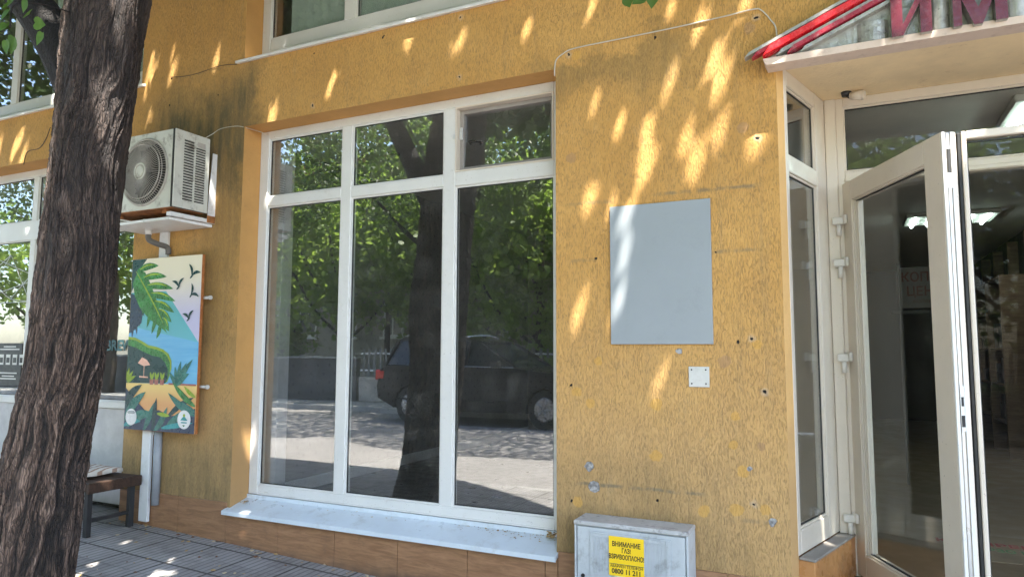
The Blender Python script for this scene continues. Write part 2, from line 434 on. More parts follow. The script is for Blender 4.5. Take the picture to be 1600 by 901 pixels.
M['steel'] = plain('brushed_plate', (.60, .60, .58), .4, .2, .05, 20, (.35, .33, .30), .4)
M['conduit'] = plain('white_plastic_trunking', (.72, .73, .74), .45, 0, .04, 5, (.40, .38, .33), .4)
M['pipe'] = plain('grey_plastic_pipe', (.30, .32, .35), .5)
M['gas'] = plain('weathered_white_box', (.46, .49, .505), .5, 0, .08, 6, (.18, .17, .165), .6)
M['gastop'] = plain('grimy_box_lid', (.46, .46, .455), .6, 0, .12, 9, (.13, .12, .12), .9)
M['yellow'] = plain('yellow_sticker', (.88, .58, .01), .45, 0, .04, 8)
M['black'] = plain('black_print', (.012, .012, .012), .5)
M['red'] = plain('red_acrylic', (.70, .012, .022), .25, 0, .12, 12, (.6, .3, .28), .35)
M['dred'] = plain('faded_crimson_acrylic', (.36, .02, .045), .3, 0, .2, 14, (.50, .38, .36), .7)
M['maroon'] = plain('maroon_letter_face', (.13, .010, .022), .3, 0, .1, 20, (.45, .30, .30), .25)
M['silver'] = plain('dirty_silver_foil', (.42, .41, .38), .35, .35, .2, 9, (.09, .08, .07), .75, .006, 25)
M['ledge'] = plain('pinkish_ledge_paint', (.66, .53, .44), .6, 0, .06, 9, (.25, .16, .12), .4)
M['bench'] = mat_wood('weathered_bench_wood', (.022, .011, .007), (.065, .032, .018)); M['edgewood'] = mat_wood('orange_varnished_edge', (.28, .09, .02), (.45, .17, .05))
M['blacksteel'] = plain('black_painted_steel', (.02, .02, .022), .5)
M['room_wall'] = plain('grey_room_wall', (.085, .080, .078), .8, 0, .08)
M['room_ceil'] = plain('grey_room_ceiling', (.40, .36, .35), .8, 0, .05)
M['room_floor'] = plain('dark_room_floor', (.045, .042, .04), .35, 0, .15, 3)
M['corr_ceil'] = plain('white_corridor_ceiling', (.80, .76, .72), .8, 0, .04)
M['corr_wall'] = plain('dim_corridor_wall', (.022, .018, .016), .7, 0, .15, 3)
M['corr_floor'] = plain('ochre_corridor_tile', (.22, .15, .09), .45, 0, .08, 2)
M['lamp'] = emit('cool_fluorescent_tube', (.80, 1, .92), 3.6)
M['blind'] = plain('green_grey_blind_fabric', (.60, .72, .65), .8, 0, .06)

# ------------------------------------------------------------------ ground
def gz(x, y):
    zb = -.04*(x+5.0) if x > -5 else -.01*(x+5.0)
    zb = max(-.10, min(.03, zb))
    if y < -.1: zb += max(-.06, .02*(y+.1))
    return zb

def sheet(name, xs, ys, zf, m, dz=0):
    bm = bmesh.new(); g = [[bm.verts.new((x, y, zf(x, y)+dz)) for x in xs] for y in ys]
    for j in range(len(ys)-1):
        for i in range(len(xs)-1): bm.faces.new((g[j][i], g[j][i+1], g[j+1][i+1], g[j+1][i]))
    return tag(obj(name, bm, m), kind='structure')

tag(sheet('ground', [-150, 0, 150], [-150, 0, 150], lambda x, y: -.36, plain('bare_soil', (.12, .09, .06), .95, 0, .3, 1)), kind='structure')
XS = [-40, -20, -12, -9]+[-8+.5*k for k in range(25)]+[6, 10, 20, 40]
sheet('pavement', XS, [-2.9, -2.2, -1.5, -1, -.6, -.3, -.1, .02, .35], gz, M['pave'])
bm = bmesh.new(); box(bm, -40, 40, -3.06, -2.9, -.34, -.145, bev=.012)
tag(obj('kerb', bm, M['kerb']), kind='structure')
sheet('road', [-60, 0, 40], [-11.0, -7, -3.06], lambda x, y: -.24, M['asphalt'])
bm = bmesh.new(); box(bm, -60, 40, -11.16, -11.0, -.34, -.10, bev=.012)
tag(obj('far_kerb', bm, M['kerb']), kind='structure')
sheet('far_pavement', [-60, 0, 40], [-12.6, -11.16], lambda x, y: -.11, M['kerb'])
sheet('garden_ground', [-70, 0, 50], [-40, -12.6], lambda x, y: -.05, plain('garden_lawn', (.05, .09, .02), .95, 0, .4, 1.5))

# ------------------------------------------------------------------ building shell
bld = empty('shop_building', (-2, 0, 0), 'ochre rendered building with shop windows, upper windows and an open glazed entrance', 'building')

def front_wall():
    xs = [-10.5, -5.36, -4.167, -4.14, -1.553, -1.2, -.292, 2.75, 5.5]
    zs = [-.3, .19, .25, 2.89, 3.085, 3.13, 3.62, 5.25, 7.2]
    def solid(x, z):
        if x < -5.36:
            if z < 3.13: return False
            if 3.62 < z < 5.25: return False
            return True
        if -4.14 < x < -1.553 and .19 < z < 3.085: return False
        if -4.167 < x < -1.2 and 3.62 < z < 5.25: return False
        if -.292 < x < 2.75 and z < 2.89: return False
        return True
    bm = bmesh.new(); V = {}
    def v(i, j, y):
        k = (i, j, y)
        if k not in V: V[k] = bm.verts.new((xs[i], y, zs[j]))
        return V[k]
    nx, nz = len(xs)-1, len(zs)-1
    sol = lambda i, j: 0 <= i < nx and 0 <= j < nz and solid((xs[i]+xs[i+1])/2, (zs[j]+zs[j+1])/2)
    for i in range(nx):
        for j in range(nz):
            if not sol(i, j): continue
            bm.faces.new((v(i, j, 0), v(i+1, j, 0), v(i+1, j+1, 0), v(i, j+1, 0)))
            bm.faces.new((v(i, j, .3), v(i, j+1, .3), v(i+1, j+1, .3), v(i+1, j, .3)))
            for (di, dj, a, c) in ((-1, 0, (i, j), (i, j+1)), (1, 0, (i+1, j+1), (i+1, j)), (0, -1, (i+1, j), (i, j)), (0, 1, (i, j+1), (i+1, j+1))):
                if not sol(i+di, j+dj):
                    f = bm.faces.new((v(*a, 0), v(*c, 0), v(*c, .3), v(*a, .3))); f.material_index = 1
    bmesh.ops.recalc_face_normals(bm, faces=bm.faces)
    return bm
obj('front_wall', front_wall(), [M['stucco'], M['reveal']], bld)
# rest of the shell: roof slab, rear and side walls, floor slabs that keep daylight out of the rooms
bm = bmesh.new()
box(bm, -10.5, 5.5, .3, 12.5, 7.0, 7.2); box(bm, -10.5, 5.5, 12.2, 12.5, -.3, 7.0)
box(bm, -10.5, -10.2, .3, 12.2, -.3, 7.0); box(bm, 5.2, 5.5, .3, 12.2, -.3, 7.0)
box(bm, -10.2, -.40, .302, 12.2, 3.14, 3.4); box(bm, -.40, 5.2, .72, 12.2, 3.14, 3.4)
obj('outer_shell', bm, M['reveal'], bld)
# chamfered corner strip beside the entrance
bm = bmesh.new()
prism(bm, [(-.2918, -.0), (-.262, .055), (-.262, .10), (-.2918, .10)], lambda u, v, d: Vector((u, v, d)), -.3, 2.886)
obj('corner_strip', bm, M['edge'], bld)
bm = bmesh.new()
box(bm, -.2915, 2.749, .001, .78, 2.8865, 2.8895)
obj('entrance_soffit', bm, M['soffit'], bld)

# plinth tiles (a thin gap between each)
bm = bmesh.new()
js = [-5.35, -5.17, -4.67, -4.162, -3.66, -3.155, -2.645, -2.135, -1.62, -1.541, -1.11, -.60, -.295]
for a, b in zip(js[:-1], js[1:]):
    m_ = (a+b)/2
    top = .252 if b < -4.1 else (.186 if m_ < -1.56 else .222)
    if a < -4.162 < b: top = .25
    dz = random.uniform(-.004, .004)
    box(bm, a+.002, b-.002, -.014, -.001, gz(m_, 0)-.02+random.uniform(-.01, .015), top+dz*(0 if m_ > -4.1 and m_ < -1.56 else 1), bev=.0015)
obj('plinth_tiling', bm, M['tile'], bld)

# ------------------------------------------------------------------ window parts
def ring(bm, x0, x1, z0, z1, t, y0, y1, mi=0, Mx=None, bev=.0015):
    box(bm, x0, x0+t, y0, y1, z0, z1, mi, bev, Mx); box(bm, x1-t, x1, y0, y1, z0, z1, mi, bev, Mx)
    box(bm, x0+t, x1-t, y0, y1, z0, z0+t, mi, bev, Mx); box(bm, x0+t, x1-t, y0, y1, z1-t, z1, mi, bev, Mx)

def glaze(frame_bm, gasket_bm, x0, x1, z0, z1, y, Mx=None, bead=.012):
    ring(frame_bm, x0-.001, x1+.001, z0-.001, z1+.001, bead, y+.012, y+.03, 0, Mx)
    ring(gasket_bm, x0+bead-.002, x1-bead+.002, z0+bead-.002, z1-bead+.002, .006, y+.019, y+.029, 0, Mx, 0)

def pane(parent, x0, x1, z0, z1, y, Mx=None, m='glass', tilt=0):
    bm = bmesh.new(); box(bm, x0, x1, y, y+.006, z0, z1, 0, 0, Mx)
    if tilt:
        c = Vector(((x0+x1)/2, y, z0)); bmesh.ops.rotate(bm, verts=bm.verts, cent=c, matrix=Matrix.Rotation(-tilt, 3, 'X'))
    return obj('pane', bm, M[m], parent)

# --- big shop window
YF = .17
bm = bmesh.new(); gk = bmesh.new(); B = .004
box(bm, -4.139, -4.05, YF, YF+.07, .288, 3.084, 0, B); box(bm, -1.635, -1.554, YF, YF+.07, .288, 3.084, 0, B)
box(bm, -4.05, -1.635, YF, YF+.07, 3.018, 3.084, 0, B); box(bm, -4.05, -1.635, YF, YF+.07, .288, .358, 0, B)
box(bm, -3.328, -3.236, YF, YF+.07, .358, 3.018, 0, B); box(bm, -2.450, -2.357, YF, YF+.07, .358, 3.018, 0, B)
box(bm, -4.05, -3.328, YF, YF+.07, 2.483, 2.560, 0, B); box(bm, -3.236, -2.450, YF, YF+.07, 2.480, 2.557, 0, B)
box(bm, -2.357, -1.635, YF, YF+.07, 2.473, 2.570, 0, B)
P_ = [(-4.05, -3.328, .358, 2.483), (-3.236, -2.450, .358, 2.480), (-2.357, -1.635, .358, 2.473), (-4.05, -3.328, 2.560, 3.018), (-3.236, -2.450, 2.557, 3.018)]
for q in P_: glaze(bm, gk, *q, YF)
# cover strip at the foot and the two drain caps
box(bm, -4.05, -1.635, YF-.006, YF, .290, .300, 0, .001)
for xx in (-3.95, -1.80): box(bm, xx-.018, xx+.018, YF-.006, YF-.0005, .312, .325, 0, .002)
win = obj('shop_window', bm, M['pvc'], bld)
obj('gasket', gk, M['gasket'], win)
for q in P_: pane(win, *q, YF+.022)
# top right vent light: an inward sash set back in its rebate
bm = bmesh.new()
ring(bm, -2.357, -1.635, 2.570, 3.018, .010, YF-.004, YF+.06, 0, None, .001)
v_ = obj('vent_sash_rim', bm, M['pvc_clean'], win)
bm = bmesh.new(); ring(bm, -2.346, -1.646, 2.581, 3.007, .028, YF+.045, YF+.075, 0, None, .002)
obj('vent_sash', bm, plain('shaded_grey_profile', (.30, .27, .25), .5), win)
bm = bmesh.new(); box(bm, -2.344, -2.322, YF+.030, YF+.043, 2.80, 2.885, 0, .002); box(bm, -2.375, -2.357, YF-.008, YF-.002, 2.80, 2.83, 0, .002)
obj('hinge_plate', bm, M['steel'], win)
pane(win, -2.32, -1.67, 2.606, 2.982, YF+.055, tilt=math.radians(2))
# sloping metal sill with a folded lip
bm = bmesh.new()
prof = [(.168, .288), (.168, .262), (-.046, .200), (-.050, .198), (-.050, .172), (-.044, .172), (-.044, .190), (.10, .232), (.10, .20), (.168, .20)]
def sillx(y, left): return (-4.139 if left else -1.555) if y > 0 else (-4.170 if left else -1.541)
prism(bm, [(-.050, .172), (-.050, .198), (-.045, .2015), (-.001, .2150), (-.001, .1925), (-.044, .180), (-.044, .172)], lambda u, v, d: Vector((d, u, v)), -4.172, -1.541)
prism(bm, [(-.001, .2150), (.166, .264), (.166, .24), (-.001, .1925)], lambda u, v, d: Vector((d, u, v)), -4.1385, -1.5545)
box(bm, -4.138, -1.555, .155, .168, .258, .287, 0, .002)
obj('metal_sill', bm, M['sill'], win)

# --- room behind the shop window (an open-fronted box seen through the glass)
def room(x0, x1, y0, y1, z0, z1, mats, front=None):
    """inside faces only on thin walls; mats = wall, ceiling, floor"""
    t = .04
    bm = bmesh.new()
    box(bm, x0-t, x0, y0, y1, z0, z1, 0); box(bm, x1, x1+t, y0, y1, z0, z1, 0)
    box(bm, x0-t, x1+t, y1, y1+t, z0, z1, 0)
    box(bm, x0-t, x1+t, y0, y1+t, z1, z1+t, 1); box(bm, x0-t, x1+t, y0, y1+t, z0-t, z0, 2)
    return bm
def mat_dots():
    b = NB('dotted_dark_wallpaper'); x, y, z = b.sep()
    k = .15
    ax = b.math('SUBTRACT', b.math('FRACT', b.math('DIVIDE', b.math('ADD', y, x), k)), .5)
    row = b.math('FLOOR', b.math('DIVIDE', z, k*.5))
    az = b.math('SUBTRACT', b.math('FRACT', b.math('DIVIDE', z, k*.5)), .5)
    sh = b.math('MULTIPLY', b.math('MODULO', row, 2.0), .5)
    ax = b.math('SUBTRACT', b.math('FRACT', b.math('ADD', b.math('DIVIDE', b.math('ADD', y, x), k), sh)), .5)
    d = b.math('ADD', b.math('POWER', b.math('ABSOLUTE', ax), 2.0), b.math('MULTIPLY', b.math('POWER', b.math('ABSOLUTE', az), 2.0), .25))
    c = b.mix(b.ramp(d, .006, .012), (.022, .020, .020), (.060, .057, .055)); b.color(c); b.rough(.8); return b.m
rm = obj('shop_interior', room(-4.18, -1.0, .302, 5.4, .20, 3.05, None), [mat_dots(), M['room_ceil'], M['room_floor']], bld)
bm = bmesh.new()
box(bm, -4.178, -4.165, .45, 5.398, .202, .30, 0, .003)
obj('skirting_board', bm, plain('pale_skirting', (.5, .47, .44), .5), rm)
bm = bmesh.new(); box(bm, -4.178, -4.01, .304, .42, .202, 3.048, 0, .003)
obj('plastered_window_return', bm, plain('pale_grey_plaster', (.42, .40, .40), .7), rm)
for (xx, yy) in ((-3.455, .998), (-2.659, 1.005), (-3.455, 2.3), (-2.659, 2.3), (-1.8, 1.0)):
    bm = bmesh.new(); cyl(bm, (xx, yy, 3.036), (xx, yy, 3.049), .052, .06, 24); cyl(bm, (xx, yy, 3.030), (xx, yy, 3.0355), .034, .034, 20, 1)
    obj('downlight', bm, [plain('brown_metal_ring', (.07, .05, .04), .4, .5), M['room_ceil']], rm)

# ------------------------------------------------------------------ left shop
YL = .20
bm = bmesh.new(); gk = bmesh.new()
box(bm, -10.2, -5.362, YL, YL+.07, 3.06, 3.128, 0, B); box(bm, -5.45, -5.362, YL, YL+.07, .0, 3.06, 0, B)
box(bm, -10.2, -5.45, YL, YL+.07, 2.435, 2.62, 0, B); box(bm, -10.2, -5.45, YL-.01, YL+.07, .86, .92, 0, B)
for xx in (-8.72, -7.12): box(bm, xx-.04, xx+.04, YL, YL+.07, .92, 2.435, 0, B); box(bm, xx-.04, xx+.04, YL, YL+.07, 2.62, 3.06, 0, B)
PL = [(-8.68, -7.16), (-7.08, -5.45)]
for a, b in PL+[(-10.2, -8.76)]:
    glaze(bm, gk, a, b, .92, 2.435, YL); glaze(bm, gk, a, b, 2.62, 3.06, YL)
lw = obj('cafe_window', bm, M['pvc'], bld); obj('gasket', gk, M['gasket'], lw)
for a, b in PL+[(-10.2, -8.76)]: pane(lw, a, b, .92, 2.435, YL+.022); pane(lw, a, b, 2.62, 3.06, YL+.022)
bm = bmesh.new(); box(bm, -10.2, -5.45, YL+.01, YL+.05, .05, .86, 0, .003)
obj('lower_panel', bm, plain('matt_white_panel', (.55, .53, .52), .6), lw)
ci = obj('cafe_interior', room(-10.1, -4.6, .302, 5.4, .05, 3.08, None), [plain('pale_cafe_wall', (.30, .25, .17), .8), M['room_ceil'], M['room_floor']], bld)
# window film: line-drawn gem, BREW lettering, dark notice
bm = bmesh.new()
gem = [((15, 398), (45, 470)), ((15, 398), (-22, 470)), ((45, 430), (0, 405)), ((45, 430), (18, 465)), ((45, 470), (18, 465)), ((18, 465), (-20, 430)), ((0, 455), (45, 440)), ((15, 398), (-20, 430)), ((-22, 470), (45, 470))]
def lp(px, py): return -7.486+(px-15)*.0119, 2.3048-(py-398)*.0066
for a, b in gem:
    ax_, az_ = lp(*a); bx_, bz_ = lp(*b)
    tube(bm, [(ax_, YL-.002+.0165, az_), (bx_, YL-.002+.0165, bz_)], .0035, 4)
obj('line_drawing_film', bm, plain('white_film', (.7, .7, .7), .6), lw)
bm = bmesh.new(); text_bm(bm, 'BREW', .13, wallM(-5.785, YL+.0165, 1.362), .001, 'CENTER', 0, .004)
obj('lettering', bm, plain('teal_film', (.03, .10, .11), .5), lw)
bm = bmesh.new(); box(bm, -8.1, -7.20, YL+.014, YL+.018, 1.02, 1.43, 0)
for k, (u, l) in enumerate([(.10, 1.395), (.16, 1.37), (.14, 1.14), (.10, 1.11), (.13, 1.085)]):
    box(bm, -7.40-u, -7.40+u, YL+.012, YL+.0135, l-.006, l+.006, 1)
for k in range(4):
    box(bm, -7.56+k*.11, -7.49+k*.11, YL+.012, YL+.0135, 1.22, 1.32, 1); box(bm, -7.55+k*.11, -7.50+k*.11, YL+.010, YL+.0118, 1.24, 1.29, 0)
obj('notice', bm, [plain('dark_notice_film', (.03, .035, .035), .5), plain('white_print', (.65, .65, .62), .6)], lw)

# ------------------------------------------------------------------ upper windows
def blinds(parent, x0, x1, z0, z1, y):
    bm = bmesh.new(); x = x0
    while x < x1:
        M_ = Matrix.Translation((x, y, 0)) @ Matrix.Rotation(random.uniform(.35, .55), 4, 'Z')
        box(bm, -.037, .037, -.001, .001, z0, z1, 0, 0, M_); x += .078
    return obj('vertical_blind', bm, M['blind'], parent)
def upper(x0, x1, mulls, gz0, name):
    bm = bmesh.new(); gk = bmesh.new(); z0, z1 = 3.645, 5.248; Y = .17
    box(bm, x0, x0+.085, Y, Y+.07, z0, z1, 0, B); box(bm, x1-.085, x1, Y, Y+.07, z0, z1, 0, B)
    box(bm, x0+.085, x1-.085, Y, Y+.07, z1-.08, z1, 0, B)
    box(bm, x0+.085, x1-.085, Y, Y+.07, z0, z0+.10, 0, B); box(bm, x0+.085, x1-.085, Y+.004, Y+.07, z0+.10, gz0, 0, B)
    xs = [x0+.085]
    for m_ in mulls:
        box(bm, m_-.052, m_+.052, Y, Y+.07, gz0, z1-.08, 0, B); xs += [m_-.052, m_+.052]
    xs.append(x1-.085)
    prs = [(xs[i], xs[i+1]) for i in range(0, len(xs), 2)]
    for a, b in prs: glaze(bm, gk, a, b, gz0, z1-.08, Y)
    o = obj(name, bm, M['pvc'], bld); obj('gasket', gk, M['gasket'], o)
    for a, b in prs: pane(o, a, b, gz0, z1-.08, Y+.022)
    bm = bmesh.new()
    s0, s1 = (x0-.065, x1+.05)
    prism(bm, [(-.035, 3.592), (-.035, 3.612), (0.0, 3.622), (.0, 3.60)], lambda u, v, d: Vector((d, u, v)), s0, s1)
    prism(bm, [(-.0, 3.6225), (.169, 3.652), (.169, 3.63), (.0, 3.6205)], lambda u, v, d: Vector((d, u, v)), x0+.002, x1-.002)
    obj('stone_sill', bm, M['plate'], o)
    return o
uw = upper(-4.166, -1.201, [-3.285, -2.40], 3.845, 'upper_window')
blinds(uw, -3.90, -1.3, 3.72, 5.2, .262)
uw2 = upper(-10.2, -5.361, [-8.9, -7.55, -6.41], 3.845, 'upper_window')
blinds(uw2, -7.0, -5.5, 3.72, 5.2, .262); blinds(uw2, -10.1, -8.4, 3.72, 5.2, .262)
bm = room(-10.1, -.9, .302, 4.5, 3.45, 5.9, None)
obj('upper_interior', bm, [plain('dim_upper_wall', (.16, .14, .12), .8), M['room_ceil'], M['room_floor']], bld)
bm = bmesh.new(); box(bm, -3.995, -3.985, .162, .169, 3.665, 3.70, 0, .001); cyl(bm, (-3.99, .165, 3.705), (-3.99, .15, 3.712), .016, .012, 10)
obj('drain_cap', bm, M['pvc_clean'], uw)

# ------------------------------------------------------------------ entrance
ent = M['pvc_clean']
YD = .70
# tiled floor of the recess and of the passage
bm = bmesh.new()
box(bm, -.255, 2.71, -.02, YD-.01, -.35, .10, 0, .004)
obj('entrance_step', bm, M['tile'], bld)
# low tiled wall under the splayed side glazing
ang = math.atan2(.65, .183)
SM = Matrix.Translation((-.262, .05, 0)) @ Matrix.Rotation(ang, 4, 'Z')     # local x runs inward along the glazing
bm = bmesh.new()
box(bm, .012, .70, -.075, .06, .102, .322, 0, .004, SM)
obj('side_plinth', bm, plain('orange_glazed_tile', (.52, .25, .09), .3, 0, .12, 5, (.25, .13, .07), .4), bld)
bm = bmesh.new(); box(bm, .006, .69, -.082, .0, .3225, .336, 0, .003, SM)
obj('side_ledge', bm, plain('grey_mortar_ledge', (.30, .27, .24), .85, 0, .15, 8, (.14, .11, .09), .5), bld)
bm = bmesh.new(); gk = bmesh.new()
SW = .675
for a in ((.004, .05, .338, 2.886), (SW-.175, SW, .338, 2.886)): box(bm, a[0], a[1], 0.0, .065, a[2], a[3], 0, B, SM)
box(bm, .05, SW-.175, 0, .065, .338, .46, 0, B, SM); box(bm, .05, SW-.175, 0, .065, 2.80, 2.886, 0, B, SM); box(bm, .05, SW-.175, 0, .065, 2.325, 2.418, 0, B, SM)
SP = [(.05, SW-.175, .46, 2.325), (.05, SW-.175, 2.418, 2.80)]
for q in SP: glaze(bm, gk, *q, 0, SM)
# groove line in the corner post
box(bm, SW-.172, SW-.166, -.002, 0, .34, 2.886, 0, .0008, SM)
sg = obj('side_glazing', bm, ent, bld); obj('gasket', gk, M['gasket'], sg)
for q in SP: pane(sg, *q, .022, SM, 'glass')

bm = bmesh.new(); gk = bmesh.new()
XR = 2.55
box(bm, -.079, -.018, YD-.012, YD+.07, .10, 2.886, 0, B)
box(bm, -.018, .022, YD, YD+.07, .10, 2.886, 0, B); box(bm, XR-.09, XR, YD, YD+.07, .10, 2.886, 0, B)
box(bm, .022, XR-.09, YD, YD+.07, 2.831, 2.886, 0, B); box(bm, .022, XR-.09, YD, YD+.07, 2.372, 2.436, 0, B)
box(bm, .022, XR-.09, YD-.008, YD, 2.376, 2.398, 0, .002)
glaze(bm, gk, .022, XR-.09, 2.436, 2.831, YD)
# mirrored splay on the far side of the opening
SM2 = Matrix.Translation((2.70, .05, 0)) @ Matrix.Rotation(math.pi-ang, 4, 'Z')
box(bm, .0, .05, -.065, 0, .10, 2.886, 0, B, SM2); box(bm, .62, .67, -.065, 0, .10, 2.886, 0, B, SM2)
box(bm, .05, .62, -.065, 0, .10, .40, 0, B, SM2); box(bm, .05, .62, -.065, 0, 2.80, 2.886, 0, B, SM2)
df = obj('door_frame', bm, ent, bld); obj('gasket', gk, M['gasket'], df)
pane(df, .022, XR-.09, 2.436, 2.831, YD+.022, None, 'glassd'); pane(df, .05, .62, .40, 2.80, -.03, SM2)

# folding door: two leaves and their ironmongery
U = Vector((.409, -.906, 0)).normalized(); la = math.atan2(U.y, U.x)
LM = Matrix.Translation((.005, .697, 0)) @ Matrix.Rotation(la, 4, 'Z')    # local x along the leaf, local +y towards the passage side
def leaf(Mx, L, st0, st1, top, bot, z0, z1, th, name, deep=.0, gm='glassd'):
    bm = bmesh.new(); gk = bmesh.new()
    box(bm, 0, st0, 0, th, z0, z1, 0, B, Mx); box(bm, L-st1, L, 0, th, z0, z1, 0, B, Mx)
    box(bm, st0, L-st1, 0, th, z0, z0+bot, 0, B, Mx); box(bm, st0, L-st1, 0, th, z1-top, z1, 0, B, Mx)
    if gm == 'glassd': ring(bm, st0-.001, L-st1+.001, z0+bot-.001, z1-top+.001, .010, .008, th-.008, 0, Mx)
    ring(gk, st0+(.008 if gm == 'glassd' else .0), L-st1-.008, z0+bot+.008, z1-top-.008, .006, .022, .034, 0, Mx, 0)
    if deep:
        for k in range(2): box(bm, st0+.012+k*.012, st0+.018+k*.012, .016+k*.006, .032, z0+bot+.012, z1-top-.012, 0, .001, Mx)
    o = obj(name, bm, ent, df); obj('gasket', gk, M['gasket'], o)
    pn = bmesh.new(); box(pn, st0, L-st1, .026, .032, z0+bot, z1-top, 0, 0, Mx); obj('pane', pn, M[gm], o)
    return o
l1 = leaf(LM, .994, .105, .143, .115, .13, .115, 2.362, .070, 'door_leaf', 1)
# free edge: raised lip, groove and lock strip
bm = bmesh.new()
box(bm, .994, 1.004, .0, .016, .118, 2.360, 0, .002, LM); box(bm, .9945, 1.001, .040, .056, .118, 2.360, 0, .001, LM)
obj('edge_lip', bm, M['pvc'], l1)
bm = bmesh.new(); box(bm, .9945, .9985, .022, .036, .122, 2.356, 0, .001, LM)
box(bm, .998, 1.004, .020, .038, 1.02, 1.22, 1, .001, LM); box(bm, 1.0, 1.006, .022, .036, 1.04, 1.09, 2, .001, LM); box(bm, 1.0, 1.006, .024, .034, 1.13, 1.17, 2, .001, LM)
box(bm, .998, 1.005, .018, .040, 2.10, 2.17, 1, .001, LM); box(bm, .998, 1.004, .022, .036, 2.17, 2.28, 2, .001, LM); box(bm, .998, 1.004, .02, .038, .30, .37, 1, .001, LM)
obj('lock_strip', bm, [plain('zinc_strip', (.55, .55, .54), .35, .6), M['steel'], M['acd']], l1)
for zc in (2.115, 1.865, 1.31, .40):
    bm = bmesh.new()
    box(bm, -.058, .012, YD-.040, YD-.013, zc, zc+.045, 0, .006)
    box(bm, -.012, .055, -.020, -.001, zc, zc+.055, 0, .006, LM)
    cyl(bm, (-.022, YD-.030, zc-.065), (-.022, YD-.030, zc+.0), .014, .014, 14)
    obj('hinge', bm, M['pvc_old'], l1)
LM2 = Matrix.Translation((.497, -.178, 0))
l2 = leaf(LM2, 1.00, .020, .12, .036, .10, .115, 2.362, .052, 'door_leaf', 0, 'glassc')
bm = bmesh.new(); box(bm, -.016, .0, .006, .046, .12, 2.358, 0, .003, LM2)
obj('folding_seal', bm, M['gasket'], l2)

# passage behind the door
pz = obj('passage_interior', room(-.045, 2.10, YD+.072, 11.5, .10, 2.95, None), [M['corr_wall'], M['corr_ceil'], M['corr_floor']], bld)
for (y0, y1, x) in ((1.25, 2.0, 1.12), (5.2, 5.85, .80), (5.25, 5.9, 1.35)):
    bm = bmesh.new(); box(bm, x-.14, x+.22, y0, y1, 2.90, 2.948, 0, .01)
    cyl(bm, (x-.05, y0+.04, 2.885), (x-.05, y1-.04, 2.885), .016, .016, 10, 1); cyl(bm, (x+.12, y0+.04, 2.885), (x+.12, y1-.04, 2.885), .016, .016, 10, 1)
    obj('ceiling_light', bm, [M['pvc'], M['lamp']], pz)
bm = bmesh.new()
for k in range(5):
    y = 6.4+k*1.0
    box(bm, 1.98, 2.098, y, y+.06, .102, 2.85, 0, .004); box(bm, 1.70, 2.098, y+.02, y+.04, .102, 2.3, 0, .004)
for z in (.5, .95, 1.4, 1.85, 2.3): box(bm, 1.72, 2.09, 6.5, 11, z, z+.03, 0, .003)
for k in range(40):
    y = random.uniform(6.5, 10.8); z = random.choice((.53, .98, 1.43, 1.88)); box(bm, 1.78, 2.05, y, y+random.uniform(.05, .2), z, z+random.uniform(.12, .34), 1, .004)
obj('wall_shelving', bm, [mat_wood('brown_shelf_board', (.10, .05, .03), (.20, .12, .07)), plain('assorted_dull_goods', (.16, .14, .15), .6, 0, .8, 3)], pz)

def top_thing(name, bm, mats, origin, label, cat, group=None, **k):
    return tag(obj(name, bm, mats, None, origin=origin, **k), label, cat, group)

# notice inside the passage
t = empty('copy_shop_sign', (.62, 4.0, 1.84), 'dim white sign with red lettering inside the dark passage behind the door', 'sign')
bm = bmesh.new(); box(bm, .489, 1.05, 3.99, 4.01, 1.80, 2.20, 0, .004)
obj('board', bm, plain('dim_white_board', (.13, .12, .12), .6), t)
bm = bmesh.new(); text_bm(bm, 'КОПИРЕН', .125, wallM(.77, 3.986, 2.06), .002, 'CENTER', 0, .002, .9); text_bm(bm, 'ЦЕНТЪР', .125, wallM(.77, 3.986, 1.92), .002, 'CENTER', 0, .002, .9)
text_bm(bm, 'КОПИЯ • ПРИНТ', .045, wallM(.77, 3.986, 1.85), .002)
obj('lettering', bm, plain('dark_red_print', (.10, .012, .012), .5), t)
bm = bmesh.new(); box(bm, .47, .489, 3.985, 4.02, .102, 2.25, 0, .003); box(bm, 1.05, 1.069, 3.985, 4.02, .102, 2.25, 0, .003); box(bm, .40, 1.2, 3.98, 4.02, 1.745, 1.775, 0, .003)
obj('stand', bm, M['blacksteel'], t)
# door mat with lettering
t = empty('lettered_floor_mat', (.95, 1.7, .101), 'beige floor mat with red and green lettering just inside the entrance', 'mat')
bm = bmesh.new(); box(bm, .55, 1.9, 1.35, 2.05, .1015, .109, 0, .003)
obj('mat', bm, plain('beige_mat', (.26, .19, .12), .8), t)
bm = bmesh.new(); FM = Matrix.Translation((1.02, 1.74, .1095)); text_bm(bm, 'КОПИРЕН ЦЕНТЪР', .115, FM, .001, 'CENTER', 0, .003, 1.0)
obj('red_lettering', bm, plain('red_mat_print', (.30, .02, .02), .7), t)
bm = bmesh.new(); text_bm(bm, 'БЪРЗО И КАЧЕСТВЕНО', .10, Matrix.Translation((1.10, 1.60, .1095)), .001, 'CENTER', 0, .003, .8)
obj('green_lettering', bm, plain('green_mat_print', (.05, .17, .04), .7), t)

